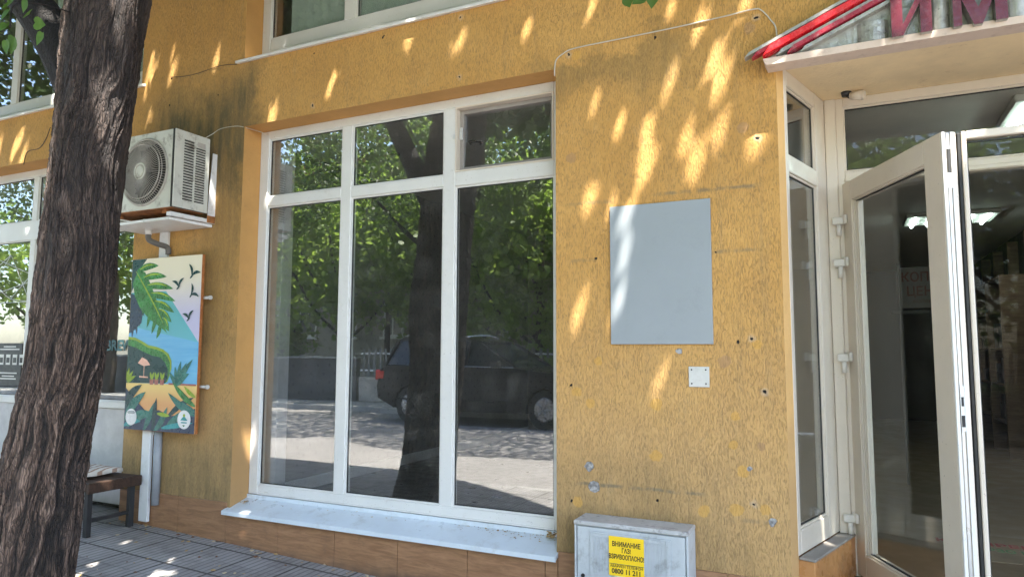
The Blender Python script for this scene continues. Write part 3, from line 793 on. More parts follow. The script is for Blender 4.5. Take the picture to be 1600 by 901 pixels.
# ------------------------------------------------------------------ spot lamp under the soffit
t = empty('spot_lamp', (.07, .62, 2.88), 'small white spot lamp on a dark bracket under the entrance soffit', 'lamp')
bm = bmesh.new(); cyl(bm, (.045, .60, 2.893), (.045, .60, 2.862), .030, .024, 16); tube(bm, [(.045, .60, 2.87), (.062, .59, 2.852), (.085, .585, 2.852)], .011, 8)
obj('bracket', bm, M['blacksteel'], t, smooth=False)
bm = bmesh.new(); cyl(bm, (.066, .585, 2.856), (.128, .565, 2.844), .020, .028, 18); cyl(bm, (.128, .565, 2.844), (.140, .561, 2.842), .028, .024, 18)
obj('lamp_head', bm, M['pvc_clean'], t)

# ------------------------------------------------------------------ roof-shaped sign over the entrance
sgn = empty('shop_sign', (.8, 0, 2.85), 'silver sign with red roof stripes and maroon letters above the entrance', 'sign')
bm = bmesh.new()
YS = -.10
prism(bm, [(-.345, 2.882), (2.7, 2.882), (2.7, 3.0), (1.45, 3.56), (.95, 3.56), (.06, 3.10)], XZ, -.075, -.001)
obj('backing_panel', bm, M['silver'], sgn)
bm = bmesh.new(); prism(bm, [(-.33, 2.846), (2.7, 2.846), (2.7, 2.8815), (-.345, 2.8815)], XZ, -.115, -.001)
obj('bottom_ledge', bm, M['ledge'], sgn)
# the roof stripes: strips raised from the panel; direction from tip to apex
d2 = Vector((.496, .208)).normalized(); n2 = Vector((-d2.y, d2.x))
def strip(bm, start, length, wd, y0, y1, mi):
    a = Vector(start); p = [a, a+d2*length, a+d2*length+n2*wd, a+n2*wd+d2*wd*1.9]
    prism(bm, [(q.x, q.y) for q in p], XZ, y0, y1, mi)
def stripe(name, start, length, wd, y0, mats):
    bm = bmesh.new(); strip(bm, start, length, wd, y0, -.076, 0); obj(name, bm, mats, sgn)
stripe('roof_stripe', (-.435, 2.898), 1.72, .016, -.128, M['silver'])
stripe('roof_stripe', (-.400, 2.893), 1.67, .034, -.120, M['dred'])
stripe('roof_stripe', (-.345, 2.890), 1.60, .030, -.140, M['red'])
stripe('roof_stripe', (-.280, 2.886), 1.55, .020, -.118, M['silver'])
stripe('roof_stripe', (-.225, 2.886), 1.48, .022, -.132, M['dred'])
stripe('roof_stripe', (-.165, 2.884), 1.40, .018, -.118, M['silver'])
bm = bmesh.new()
# right-hand slope of the roof, mirrored about the apex
for (off, wd, y0, mi) in ((0.0, .016, -.128, 1), (.03, .034, -.12, 0), (.075, .03, -.14, 2), (.12, .022, -.13, 0)):
    p = [(1.165, 3.53-off), (2.75, 2.90-off*.2), (2.75, 2.90-off*.2+wd), (1.165, 3.53-off+wd)]
    prism(bm, p, XZ, y0, -.076, mi)
obj('roof_stripe', bm, [M['dred'], M['silver'], M['red']], sgn)
def letter(name, poly, holes=()):
    bm = bmesh.new(); f = prism(bm, poly, XZ, -.148, -.144, 0)
    prism(bm, poly, XZ, -.1439, -.0755, 1)
    bmesh.ops.recalc_face_normals(bm, faces=bm.faces)
    return obj(name, bm, [M['maroon'], M['silver']], sgn)
z0, z1 = 2.868, 3.07
letter('letter', [(.245, z0), (.293, z0), (.366, z1-.055), (.366, z0), (.413, z0), (.413, z1), (.366, z1), (.293, z0+.055), (.293, z1), (.245, z1)])
letter('letter', [(.498, z0), (.532, z0), (.532, z1-.075), (.578, z0-.004), (.612, z0-.004), (.662, z1-.075), (.662, z0), (.708, z0), (.708, z1), (.655, z1), (.597, z0+.075), (.55, z1), (.498, z1)])
bm = bmesh.new()
def bulge(x0, x1, z_0, z_1):
    n = 8; P2 = [(x0+(x1-x0)*k/n, -.079-.028*math.sin(math.pi*k/n)**.5) for k in range(n+1)]
    prism(bm, P2+[(x1, -.076), (x0, -.076)], lambda u, v, d: Vector((u, v, d)), z_0, z_1)
for q in ((.10, .236, 2.886, 2.985), (.418, .492, 2.886, 3.06), (.714, .80, 2.886, 3.07)):
    bm = bmesh.new(); bulge(*q); obj('foil_filler', bm, M['silver'], sgn)

# ------------------------------------------------------------------ air conditioner
ac = empty('air_conditioner', (-4.8, -.25, 2.40), 'old white outdoor air conditioner unit with round fan grille beside the shop window', 'air conditioner')
X0, X1, Y0, Y1, Z0, Z1 = -5.20, -4.40, -.402, -.102, 2.408, 2.988
bm = bmesh.new()
fc = Vector((-4.715, 0, 2.693)); fr = .25
# casing: front with a round hole
def front_hole(bm, x0, x1, z0, z1, y, c, r, n=48):
    out = []; inn = []
    for k in range(n):
        a = 2*math.pi*k/n; ca, sa = math.cos(a), math.sin(a)
        s = 1e9
        for lim, comp in ((x1-c.x, ca), (x0-c.x, ca), (z1-c.z, sa), (z0-c.z, sa)):
            if abs(comp) > 1e-6 and lim/comp > 0: s = min(s, lim/comp)
        out.append(bm.verts.new((c.x+ca*s, y, c.z+sa*s))); inn.append(bm.verts.new((c.x+ca*r, y, c.z+sa*r)))
    for k in range(n): bm.faces.new((out[k], out[(k+1) % n], inn[(k+1) % n], inn[k]))
    # corners
    for (cx_, cz_) in ((x0, z0), (x0, z1), (x1, z0), (x1, z1)):
        vs = sorted(out, key=lambda v: (v.co.x-cx_)**2+(v.co.z-cz_)**2)[:2]
        bm.faces.new((bm.verts.new((cx_, y, cz_)), vs[0], vs[1]))
    deep = [bm.verts.new((v.co.x, y+.10, v.co.z)) for v in inn]
    for k in range(n): bm.faces.new((inn[k], inn[(k+1) % n], deep[(k+1) % n], deep[k]))
    f = bm.faces.new(deep); f.material_index = 1
front_hole(bm, X0, X1, Z0, Z1, Y0, fc, fr)
box(bm, X0, X1-.001, Y0+.102, Y1, Z0+.001, Z1-.001, 0)
box(bm, X0-.001, X1-.02, Y0+.003, Y0+.102, Z1-.02, Z1, 0, .004); box(bm, X0, X1-.02, Y0+.003, Y0+.102, Z0, Z0+.02, 0, .004)
box(bm, X0, X0+.01, Y0+.002, Y0+.102, Z0+.02, Z1-.02, 0); box(bm, X1-.022, X1-.018, Y0+.003, Y0+.102, Z0+.02, Z1-.02, 0)
bmesh.ops.recalc_face_normals(bm, faces=bm.faces)
obj('casing', bm, [M['ac'], M['acd']], ac)
bm = bmesh.new(); box(bm, X0+.01, X1-.02, Y0+.004, Y1-.01, Z0-.006, Z0-.0005, 0, .001); obj('rusty_base_rim', bm, M['rust'], ac)
# moulded side cover with two columns of slots
bm = bmesh.new()
def sidepanel():
    ya, yb = Y0-.004, Y1+.002
    cols = [(Y0+.075, Y0+.165), (Y0+.178, Y0+.268)]
    zt, zb = Z1-.062, Z0+.055
    xo, xi = X1+.012, X1+.001
    box(bm, X1-.018, X1, ya, yb, Z0, Z1, 1)
    box(bm, xi, xo, ya, cols[0][0], Z0, Z1, 0, .003); box(bm, xi, xo, cols[0][1], cols[1][0], Z0, Z1, 0, .0015); box(bm, xi, xo, cols[1][1], yb, Z0, Z1, 0, .003)
    for (c0, c1), extra in zip(cols, (0, .035)):
        box(bm, xi, xo, c0, c1, Z0, zb, 0, .0015); box(bm, xi, xo, c0, c1, zt-extra, Z1, 0, .0015)
        n = 22; step = (zt-extra-zb)/n
        for k in range(n):
            z = zb+k*step; box(bm, xi, xo-.002, c0, c1, z, z+step*.42, 0, .001)
    box(bm, xo, xo+.003, cols[1][0]+.01, cols[1][1]-.01, zt-.028, zt+.008, 2, .001)
sidepanel()
obj('side_cover', bm, [M['ac'], M['acd'], M['acg']], ac)
bm = bmesh.new()
def torus(bm, c, R, r, n=40, m=6, y=0, mi=0):
    rg = []
    for k in range(n):
        a = 2*math.pi*k/n; rg.append([bm.verts.new((c.x+math.cos(a)*(R+r*math.cos(b)), y+r*math.sin(b), c.z+math.sin(a)*(R+r*math.cos(b)))) for b in [2*math.pi*j/m for j in range(m)]])
    for k in range(n):
        for j in range(m):
            f = bm.faces.new((rg[k][j], rg[(k+1) % n][j], rg[(k+1) % n][(j+1) % m], rg[k][(j+1) % m])); f.smooth = True; f.material_index = mi
torus(bm, fc, .25, .010, y=Y0-.003); torus(bm, fc, .222, .0025, y=Y0-.026); torus(bm, fc, .205, .0045, y=Y0-.034)
for k in range(76):
    a = 2*math.pi*k/76; ca, sa = math.cos(a), math.sin(a)
    tube(bm, [(fc.x+ca*r, Y0-yy, fc.z+sa*r) for r, yy in ((.062, .040), (.14, .040), (.205, .034), (.235, .016), (.248, .0))], .0020, 4, 0, False)
cyl(bm, (fc.x, Y0-.030, fc.z), (fc.x, Y0-.040, fc.z), .060, .060, 28); torus(bm, fc, .058, .006, y=Y0-.040, mi=1); cyl(bm, (fc.x, Y0-.040, fc.z), (fc.x, Y0-.046, fc.z), .042, .038, 24, 1)
obj('fan_grille', bm, [M['acg'], M['ac']], ac)
bm = bmesh.new()
for k in range(3):
    Mx = Matrix.Translation((fc.x, Y0+.045, fc.z)) @ Matrix.Rotation(k*2*math.pi/3+.4, 4, 'Y') @ Matrix.Translation((.10, 0, 0)) @ Matrix.Rotation(.5, 4, 'X')
    box(bm, -.075, .085, -.003, .003, -.065, .065, 0, .002, Mx)
cyl(bm, (fc.x, Y0+.02, fc.z), (fc.x, Y0+.09, fc.z), .035, .04, 16)
obj('fan', bm, plain('dark_fan_plastic', (.012, .011, .010), .6), ac)
for y in (Y0+.04, Y1-.05):
    for xa in (X0+.12, X1-.16):
        bm = bmesh.new(); box(bm, xa, xa+.055, y, y+.03, Z0-.032, Z0-.001, 0, .003); obj('foot', bm, M['rust'], ac)

t = empty('wall_bracket', (-4.42, 0, 2.34), 'white rust-stained metal bracket carrying the air conditioner', 'bracket')
bm = bmesh.new()
prism(bm, [(-.002, 2.345), (-.075, 2.345), (-.042, 2.895), (-.002, 2.895)], lambda u, v, d: Vector((d, u, v)), -4.425, -4.418)
prism(bm, [(-.002, 2.345), (-.006, 2.345), (-.006, 2.895), (-.002, 2.895)], lambda u, v, d: Vector((d, u, v)), -4.46, -4.4255)
obj('upright', bm, M['plate'], t)
for xa in (-4.46, -5.14):
    bm = bmesh.new(); box(bm, xa, xa+.044, -.40, -.001, 2.343, 2.374, 0, .002); obj('arm', bm, M['plate'], t)
bm = bmesh.new(); box(bm, -4.418, -4.414, -.078, -.004, 2.345, 2.40, 0, .001)
obj('rusted_foot', bm, M['rust'], t)

t = empty('drip_tray', (-4.85, -.2, 2.32), 'white flat tray under the air conditioner with a drain elbow below', 'tray')
bm = bmesh.new(); prism(bm, [(-5.22, -.36), (-4.70, -.385), (-4.45, -.385), (-4.435, -.01), (-5.22, -.01)], lambda u, v, d: Vector((u, v, d)), 2.318, 2.338)
obj('tray_sheet', bm, M['plate'], t)
bm = bmesh.new(); box(bm, -4.73, -4.715, -.386, -.37, 2.316, 2.342, 0, .001)
obj('clip', bm, M['steel'], t)
bm = bmesh.new(); cyl(bm, (-4.965, -.16, 2.318), (-4.965, -.16, 2.275), .028, .024, 16)
obj('drain_outlet', bm, M['plate'], t)
bm = bmesh.new(); tube(bm, spline([(-4.965, -.16, 2.285), (-4.96, -.155, 2.235), (-4.92, -.11, 2.205), (-4.895, -.04, 2.185), (-4.89, -.03, 2.13)], 6), .022, 10)
obj('drain_hose', bm, M['hose'], t)

# white duct and conduits
bm = bmesh.new(); box(bm, -5.012, -4.915, -.025, -.0005, .70, 2.316, 0, .003)
box(bm, -5.06, -4.965, -.055, -.026, .035, .84, 0, .003)
top_thing('cable_trunking', bm, M['conduit'], (-5.0, 0, .035), 'white flat cable trunking running down behind the tropical picture to the pavement', 'conduit')
bm = bmesh.new(); tube(bm, [(-4.905, -.03, .168), (-4.905, -.03, .80)], .030, 14); tube(bm, [(-4.905, -.03, .80), (-4.905, -.03, 2.1)], .028, 12)
top_thing('grey_pipe', bm, M['pipe'], (-4.905, -.03, .168), 'grey plastic pipe on the wall just right of the white trunking', 'pipe')

# ------------------------------------------------------------------ picture panel
pic = empty('picture_panel', (-4.83, -.09, .74), 'upright tropical beach picture on a wooden panel under the air conditioner', 'sign')
A0, A1, C0, C1 = -5.235, -4.432, .738, 2.098
bm = bmesh.new(); box(bm, A0, A1, -.088, -.062, C0, C1, 0, .0015)
obj('wooden_panel', bm, M['edgewood'], pic)
def mat_art():
    b = NB('printed_sky_and_hill'); x, y, z = b.sep()
    v = b.math('DIVIDE', b.math('SUBTRACT', z, C0), C1-C0); u = b.math('DIVIDE', b.math('SUBTRACT', x, A0), A1-A0)
    c = b.mix(b.ramp(v, .62, .92), (.55, .52, .72), (.80, .72, .56))
    hill = b.ramp(b.math('SUBTRACT', b.math('SUBTRACT', .80, b.math('MULTIPLY', b.math('MAXIMUM', b.math('SUBTRACT', u, .52), 0.0), .62)), v), -.003, .003)
    hill = b.math('MULTIPLY', hill, b.ramp(u, -.2, .0))
    c = b.mix(hill, c, b.mix(b.ramp(v, .40, .70), (.16, .50, .62), (.12, .42, .46)))
    sea = b.ramp(b.math('ADD', v, b.math('MULTIPLY', u, .10)), .60, .61, 1, 0)
    c = b.mix(sea, c, b.mix(b.noise(b.pos((3, 1, 30)), 1, 3), (.10, .36, .66), (.22, .55, .78)))
    sand = b.ramp(v, .268, .272, 1, 0)
    c = b.mix(sand, c, b.mix(b.ramp(v, .14, .27), (.75, .38, .16), (.85, .60, .22)))
    b.color(c); b.rough(.25); return b.m
def pp(u, v): return A0+.004+u*(A1-A0-.008), C0+.003+v*(C1-C0-.006)
bm = bmesh.new(); box(bm, A0+.003, A1-.002, -.0905, -.0882, C0+.002, C1-.002, 0)
obj('printed_background', bm, mat_art(), pic)
artm = [plain('print_dark_teal', (.012, .055, .060), .3), plain('print_leaf_green', (.05, .22, .06), .3, 0, .4, 18), plain('print_lime', (.30, .42, .04), .3, 0, .2), plain('print_navy', (.02, .045, .09), .3),
        plain('print_peach', (.85, .48, .36), .3), plain('print_mid_green', (.04, .18, .15), .3, 0, .3, 12), plain('print_white', (.80, .80, .80), .3), plain('print_brick', (.40, .14, .12), .3), plain('print_teal', (.03, .30, .32), .3)]
bm = bmesh.new(); lay = [0]
def shape(pts, mi, dy=None):
    lay[0] += 1; y = -.0908-lay[0]*.00006
    vs = [bm.verts.new((pp(u, v)[0], y, pp(u, v)[1])) for u, v in pts]
    try: f = bm.faces.new(vs); f.material_index = mi
    except ValueError: return
def blade(u0, v0, u1, v1, w_, mi, bend=0.0):
    n = 8; L = []; Rr = []
    dx, dy = u1-u0, (v1-v0)*1.7; ln = math.hypot(dx, dy); nx, ny = -dy/ln, dx/ln/1.7
    for k in range(n+1):
        s = k/n; wd = w_*math.sin(math.pi*min(1, .08+s*.92))**.8
        bx, by = u0+(u1-u0)*s+nx*bend*math.sin(math.pi*s), v0+(v1-v0)*s+ny*bend*math.sin(math.pi*s)
        L.append((bx+nx*wd, by+ny*wd)); Rr.append((bx-nx*wd, by-ny*wd))
    L = [(min(max(a, 0), 1), min(max(c, 0), 1)) for a, c in L]; Rr = [(min(max(a, 0), 1), min(max(c, 0), 1)) for a, c in Rr]
    shape(L+Rr[::-1], mi)
shape([(0, 1), (.22, 1), (.10, .93), (.05, .85), (0, .8)], 0)
# rear dark monstera
for (a, c, w_) in ((.16, .60, .035), (.12, .55, .03), (.22, .66, .03), (.05, .53, .03)): blade(0.0, .76, a, c, w_, 3, .02)
shape([(0, .8), (.10, .78), (.20, .70), (.18, .62), (.06, .57), (0, .56)], 3)
# monstera leaf: solid middle with finger lobes
shape([(.02, .86), (.10, .94), (.20, .92), (.30, .84), (.42, .72), (.52, .60), (.56, .56), (.44, .60), (.30, .64), (.16, .70), (.06, .78)], 1)
for k, (s, le, an) in enumerate([(0, .30, 12), (.14, .36, 4), (.28, .40, -3), (.42, .38, -10), (.56, .32, -18), (.70, .24, -28), (.85, .16, -45)]):
    bu, bv = .10+.44*s, .93-.34*s
    a = math.radians(an); blade(bu-.02, bv, min(.70, bu+le*math.cos(a)), bv+le*math.sin(a)*.55-.01, .036, 1, .02); blade(bu+.02, bv+.008, min(.66, bu+le*.8*math.cos(a)), bv+le*.8*math.sin(a)*.55+.004, .009, 2, .02)
for k, (s, le) in enumerate([(.1, .10), (.28, .12), (.46, .14), (.64, .12), (.82, .09)]):
    bu, bv = .08+.42*s, .88-.32*s; blade(bu+.04, bv, bu-.01, bv-le, .026, 1, .01)
blade(.06, .93, .52, .60, .008, 2, .01)
# bush and its lit rim
shape([(0, .54), (.10, .535), (.20, .515), (.30, .49), (.42, .48), (.52, .465), (.60, .44), (.645, .40), (.65, .36), (.63, .32), (.60, .28), (0, .27)], 2)
shape([(0, .525), (.10, .52), (.20, .50), (.30, .475), (.42, .465), (.52, .45), (.585, .425), (.625, .39), (.63, .35), (.61, .30), (.58, .275), (0, .269)], 1)
shape([(0, .49), (.12, .475), (.24, .45), (.36, .43), (.48, .42), (.56, .39), (.60, .35), (.60, .30), (.56, .272), (0, .2685)], 0)
# parasol, table, pots
shape([(.16, .385), (.22, .42), (.29, .405), (.345, .375), (.25, .368)], 4); shape([(.252, .37), (.260, .37), (.260, .30), (.252, .30)], 4); shape([(.19, .312), (.32, .308), (.32, .300), (.19, .302)], 4)
for a in (.35, .42, .50): shape([(a, .262), (a+.05, .262), (a+.055, .295), (a-.005, .295)], 7); blade(a+.025, .29, a+.0, .335, .015, 2); blade(a+.025, .29, a+.055, .335, .015, 2)
shape([(.62, .275), (1, .272), (1, .262), (.62, .265)], 7)
for (a, c) in ((.62, .34), (.70, .37), (.78, .40), (.86, .39), (.94, .41), (.90, .33), (.66, .30)): blade(.78, .27, a, c, .025, 5, .02)
for (a, c) in ((.04, .36), (.10, .34), (-.02, .38), (.14, .31)): blade(.03, .27, a, c, .018, 2, .01)
# foreground leaves
shape([(0, 0), (1, 0), (1, .14), (.84, .10), (.66, .09), (.50, .12), (.34, .10), (.16, .17), (0, .24)], 3)
for (u0, v0, u1, v1, w_, mi, bd) in ((.0, .05, .30, .22, .05, 5, .03), (-.0, .12, .24, .26, .045, 0, .04), (.05, .02, .42, .10, .05, 5, .04), (.30, .0, .45, .17, .035, 5, .0), (.42, .0, .46, .19, .03, 0, .0), (.45, .0, .62, .14, .035, 5, -.02),
    (.60, .02, 1.0, .13, .035, 5, .03), (.62, .08, .98, .20, .03, 0, .02), (1.0, .10, .62, .22, .035, 5, .02), (1.0, .15, .68, .28, .03, 1, .02), (1.0, .12, .74, .17, .03, 5, .0), (.55, .02, .98, .06, .025, 8, .0), (.0, .02, .25, .05, .03, 8, .02), (.48, .1, .66, .09, .02, 2, .0), (1.0, .20, .84, .26, .02, 2, .01)):
    blade(u0, v0, u1, v1, w_, mi, bd)
def bird(u, v, s, r):
    for sg_ in (-1, 1):
        a = r+sg_*.9
        blade(u, v, u+s*math.cos(a+1.57), v+s*.6*math.sin(a+1.57), s*.13, 0, sg_*-s*.15)
    blade(u-s*.25*math.cos(r), v-s*.15, u+s*.2*math.cos(r), v+s*.05, s*.08, 0)
bird(.88, .885, .12, -.5); bird(.70, .825, .11, .15); bird(.88, .775, .11, -.9); bird(.86, .64, .10, .2)
def disc(u, v, ru, rv, mi): shape([(u+ru*math.cos(a), v+rv*math.sin(a)) for a in [2*math.pi*k/24 for k in range(24)]], mi)
disc(.105, .072, .082, .048, 6); disc(.86, .075, .090, .052, 6); disc(.86, .075, .075, .043, 6)
for k, wv in enumerate((.05, .06, .045)): shape([(.105-wv, .092+k*.006), (.105+wv, .092+k*.006), (.105+wv, .095+k*.006), (.105-wv, .095+k*.006)], 0)
shape([(.81, .07), (.86, .098), (.91, .07)], 8); shape([(.82, .062), (.90, .062), (.90, .055), (.82, .055)], 8); shape([(.84, .045), (.88, .045), (.86, .035)], 1)
disc(.86, .098, .016, .009, 2)
obj('printed_scene', bm, artm, pic)
for (zz, xx) in ((1.765, -4.375), (1.09, -4.368)):
    bm = bmesh.new(); tube(bm, [(A1-.02, -.055, zz), (xx, -.055, zz)], .012, 10); cyl(bm, (xx, -.055, zz), (xx+.012, -.055, zz), .017, .017, 12)
    obj('fixing_rod', bm, M['steel'], pic)
bm = bmesh.new(); box(bm, -5.1, -5.05, -.061, -.001, 1.0, 1.9, 0, .002); box(bm, -4.70, -4.65, -.061, -.001, 1.0, 1.9, 0, .002)
obj('mounting_batten', bm, M['edgewood'], pic)

# ------------------------------------------------------------------ blank board, small plate
bm = bmesh.new(); box(bm, -1.213, -.646, -.014, -.003, 1.405, 2.195, 0, .0015)
bmesh.ops.rotate(bm, verts=bm.verts, cent=(-.93, -.01, 1.8), matrix=Matrix.Rotation(.0, 3, 'Y'))
top_thing('blank_board', bm, M['grey'], (-.93, -.01, 1.405), 'large blank grey board screwed to the ochre pillar', 'board')
t = empty('metal_plate', (-.727, -.004, 1.23), 'small square white metal plate below the blank grey board', 'plate')
bm = bmesh.new(); box(bm, -.781, -.672, -.006, -.001, 1.176, 1.285, 0, .0015); obj('plate', bm, M['steel'], t)
for (a, c) in ((-.765, 1.268), (-.690, 1.268), (-.765, 1.194), (-.690, 1.194)):
    bm = bmesh.new(); cyl(bm, (a, -.0062, c), (a, -.0085, c), .0045, .0035, 10); obj('screw', bm, M['blacksteel'], t)

# ------------------------------------------------------------------ cables
def cable(pts, r, m, label, n=6, sp=6):
    bm = bmesh.new(); tube(bm, spline(pts, sp), r, n); return top_thing('cable', bm, m, pts[0], label, 'cable')
wcab = plain('pale_cable', (.55, .50, .42), .5); bcab = plain('black_cable', (.03, .025, .02), .5)
cable([(-1.558, -.004, 3.04), (-1.556, -.006, 3.09), (-1.545, -.006, 3.14), (-1.50, -.006, 3.17), (-1.42, -.006, 3.190), (-1.1, -.006, 3.193), (-.8, -.005, 3.197), (-.55, -.006, 3.204), (-.40, -.006, 3.212), (-.355, -.006, 3.198), (-.31, -.006, 3.135), (-.285, -.006, 3.085), (-.28, -.006, 2.99)], .004, wcab, 'pale cable running over the pillar from the window corner to the sign')
cable([(-4.50, -.10, 2.99), (-4.45, -.03, 3.06), (-4.39, -.006, 3.10), (-4.25, -.006, 3.100), (-4.16, -.004, 3.085), (-4.10, .08, 3.07), (-4.06, .165, 3.06)], .003, wcab, 'thin pale cable from the air conditioner to the window corner')
cable([(-5.0, -.004, 3.625), (-4.85, -.004, 3.605), (-4.68, -.004, 3.602), (-4.43, -.004, 3.62), (-4.25, -.004, 3.60)], .0022, bcab, 'thin dark wire on the wall left of the upper window sill')
cable([(-6.98, -.004, 3.11), (-6.96, -.004, 3.20), (-6.9, -.006, 3.235), (-6.75, -.006, 3.24), (-6.66, -.006, 3.31), (-6.60, -.005, 3.42)], .003, bcab, 'thin black wire on the ochre band above the cafe window')

# ------------------------------------------------------------------ gas meter cabinet
gb = empty('gas_meter_cabinet', (-1.06, -.1, -.09), 'weathered white gas meter cabinet with a yellow warning sticker, standing below the pillar', 'cabinet')
gx0, gx1, gy0, gzt = -1.371, -.760, -.200, .458
bm = bmesh.new(); box(bm, gx0+.012, gx1-.012, gy0+.016, -.016, -.095, gzt-.024, 0, .003)
box(bm, gx0+.001, gx0+.0115, gy0+.002, -.0155, -.095, gzt-.0235, 0, .002); box(bm, gx1-.0115, gx1-.001, gy0+.002, -.0155, -.095, gzt-.0235, 0, .002)
obj('cabinet_body', bm, M['gas'], gb)
bm = bmesh.new(); box(bm, gx0-.001, gx1+.001, gy0-.004, -.016, gzt-.023, gzt, 0, .004); obj('lid', bm, M['gastop'], gb)
bm = bmesh.new(); box(bm, gx0+.017, gx1-.017, gy0+.002, gy0+.0155, -.085, gzt-.030, 0, .002)
dr = obj('door', bm, M['gas'], gb)
bm = bmesh.new()
px0, px1, pz0, pz1 = -1.277, -.846, -.05, .410
prism(bm, [(px0, pz0), (px1, pz0), (px1, pz1), (px0, pz1)], XZ, gy0-.008, gy0+.0015)
ribs = [px0+.02+k*.0085 for k in range(int((px1-px0-.05)/.0085)) ]
for r_ in ribs: box(bm, r_, r_+.004, gy0-.0115, gy0-.0082, pz0+.02, pz1-.028, 0, .001)
box(bm, px1-.025, px1-.004, gy0-.012, gy0-.0082, pz0+.01, pz1-.006, 0, .003); box(bm, px0+.004, px1-.027, gy0-.012, gy0-.0082, pz1-.024, pz1-.006, 0, .003)
obj('ribbed_door_panel', bm, M['gas'], dr)
bm = bmesh.new(); box(bm, -1.172, -.984, gy0-.0128, gy0-.0120, .262, .400, 0); box(bm, -1.172, -.984, gy0-.0128, gy0-.0120, .200, .259, 0)
obj('warning_sticker', bm, M['yellow'], dr)
bm = bmesh.new()
yy = gy0-.0134; xc = -1.078
text_bm(bm, 'ВНИМАНИЕ', .034, wallM(xc, yy, .350), .0003, 'CENTER', 0, .0009, .78)
text_bm(bm, 'ГАЗ!', .032, wallM(xc, yy, .320), .0003, 'CENTER', 0, .0009, .72)
text_bm(bm, 'ВЗРИВООПАСНО!', .033, wallM(xc, yy, .286), .0003, 'CENTER', 0, .0009, .66)
text_bm(bm, 'АВАРИЕН ТЕЛЕФОН', .020, wallM(xc, yy, .243), .0003, 'CENTER', 0, .0002, .88)
text_bm(bm, '0800 11 211', .034, wallM(xc, yy, .213), .0003, 'CENTER', 0, .0010, .92)
box(bm, -1.168, -.988, yy-.0002, yy+.0002, .2595, .2612, 0)
obj('printed_text', bm, M['black'], dr)
bm = bmesh.new(); cyl(bm, (-1.322, gy0+.003, .172), (-1.322, gy0-.002, .172), .011, .011, 14); obj('keyhole', bm, M['black'], dr)

# ------------------------------------------------------------------ bench and cushion
be = empty('bench', (-5.9, -.3, 0), 'dark wooden bench on black steel legs against the cafe window', 'bench')
bm = bmesh.new()
for k in range(3):
    y0 = -.50+k*.145; box(bm, -6.9, -5.045, y0, y0+.138, .335, .392, 0, .006)
obj('seat', bm, M['bench'], be)
bm = bmesh.new(); box(bm, -5.0445, -5.015, -.50, -.068, .318, .394, 0, .006); obj('seat_end', bm, M['bench'], be)
bm = bmesh.new(); box(bm, -6.93, -6.901, -.50, -.068, .318, .394, 0, .006); obj('seat_end', bm, M['bench'], be)
for xx in (-5.09, -6.86):
    bm = bmesh.new()
    box(bm, xx-.02, xx+.02, -.465, -.425, gz(xx, 0)-.005, .334, 0, .002); box(bm, xx-.02, xx+.02, -.125, -.085, gz(xx, 0)-.005, .334, 0, .002)
    box(bm, xx-.015, xx+.015, -.4245, -.1255, .10, .125, 0, .002)
    obj('leg', bm, M['blacksteel'], be)
def mat_stripe():
    b = NB('striped_cushion_fabric'); x, y, z = b.sep()
    f = b.math('FRACT', b.math('DIVIDE', b.math('ADD', x, b.math('MULTIPLY', y, .5)), .06))
    c = b.mix(b.ramp(b.math('ABSOLUTE', b.math('SUBTRACT', f, .5)), .30, .36), (.62, .58, .52), (.33, .22, .16)); b.color(c); b.rough(.9); b.bump(b.noise(b.pos(), 60, 3), .004); return b.m
bm = bmesh.new(); t_ = bmesh.new(); bmesh.ops.create_cube(t_, size=1); bmesh.ops.subdivide_edges(t_, edges=list(t_.edges), cuts=6, use_grid_fill=True)
for v in t_.verts:
    x, y, z = v.co; e = (1-(2*x)**6)*(1-(2*y)**6); v.co = Vector((-5.62+x*.86, -.30+y*.38, .428+z*.062*(.45+.55*max(0, e))+.004*math.sin(x*23+y*9)))
for f in t_.faces: f.smooth = True
merge(bm, t_, 0)
top_thing('seat_cushion', bm, mat_stripe(), (-5.62, -.30, .394), 'striped off-white cushion lying on the bench', 'cushion', smooth=True)
# bar stool behind the cafe glass
st = empty('bar_stool', (-5.75, .85, .05), 'dark bar stool with a pale round seat behind the cafe glass', 'stool')
bm = bmesh.new(); cyl(bm, (-5.75, .85, 1.00), (-5.75, .85, 1.05), .17, .18, 24); obj('seat', bm, plain('pale_blue_seat', (.5, .56, .6), .4), st)
for k in range(4):
    a = math.pi/4+k*math.pi/2; bm = bmesh.new(); tube(bm, [(-5.75+.1*math.cos(a), .85+.1*math.sin(a), 1.0), (-5.75+.2*math.cos(a), .85+.2*math.sin(a), .055)], .014, 8); obj('leg', bm, M['blacksteel'], st)
bm = bmesh.new(); tube(bm, [(-5.90, .95, 1.03), (-5.92, 1.0, 1.35), (-5.60, 1.0, 1.35), (-5.62, .95, 1.03)], .012, 8); tube(bm, [(-5.91, .98, 1.2), (-5.61, .98, 1.2)], .010, 8); obj('back_hoop', bm, M['blacksteel'], st)

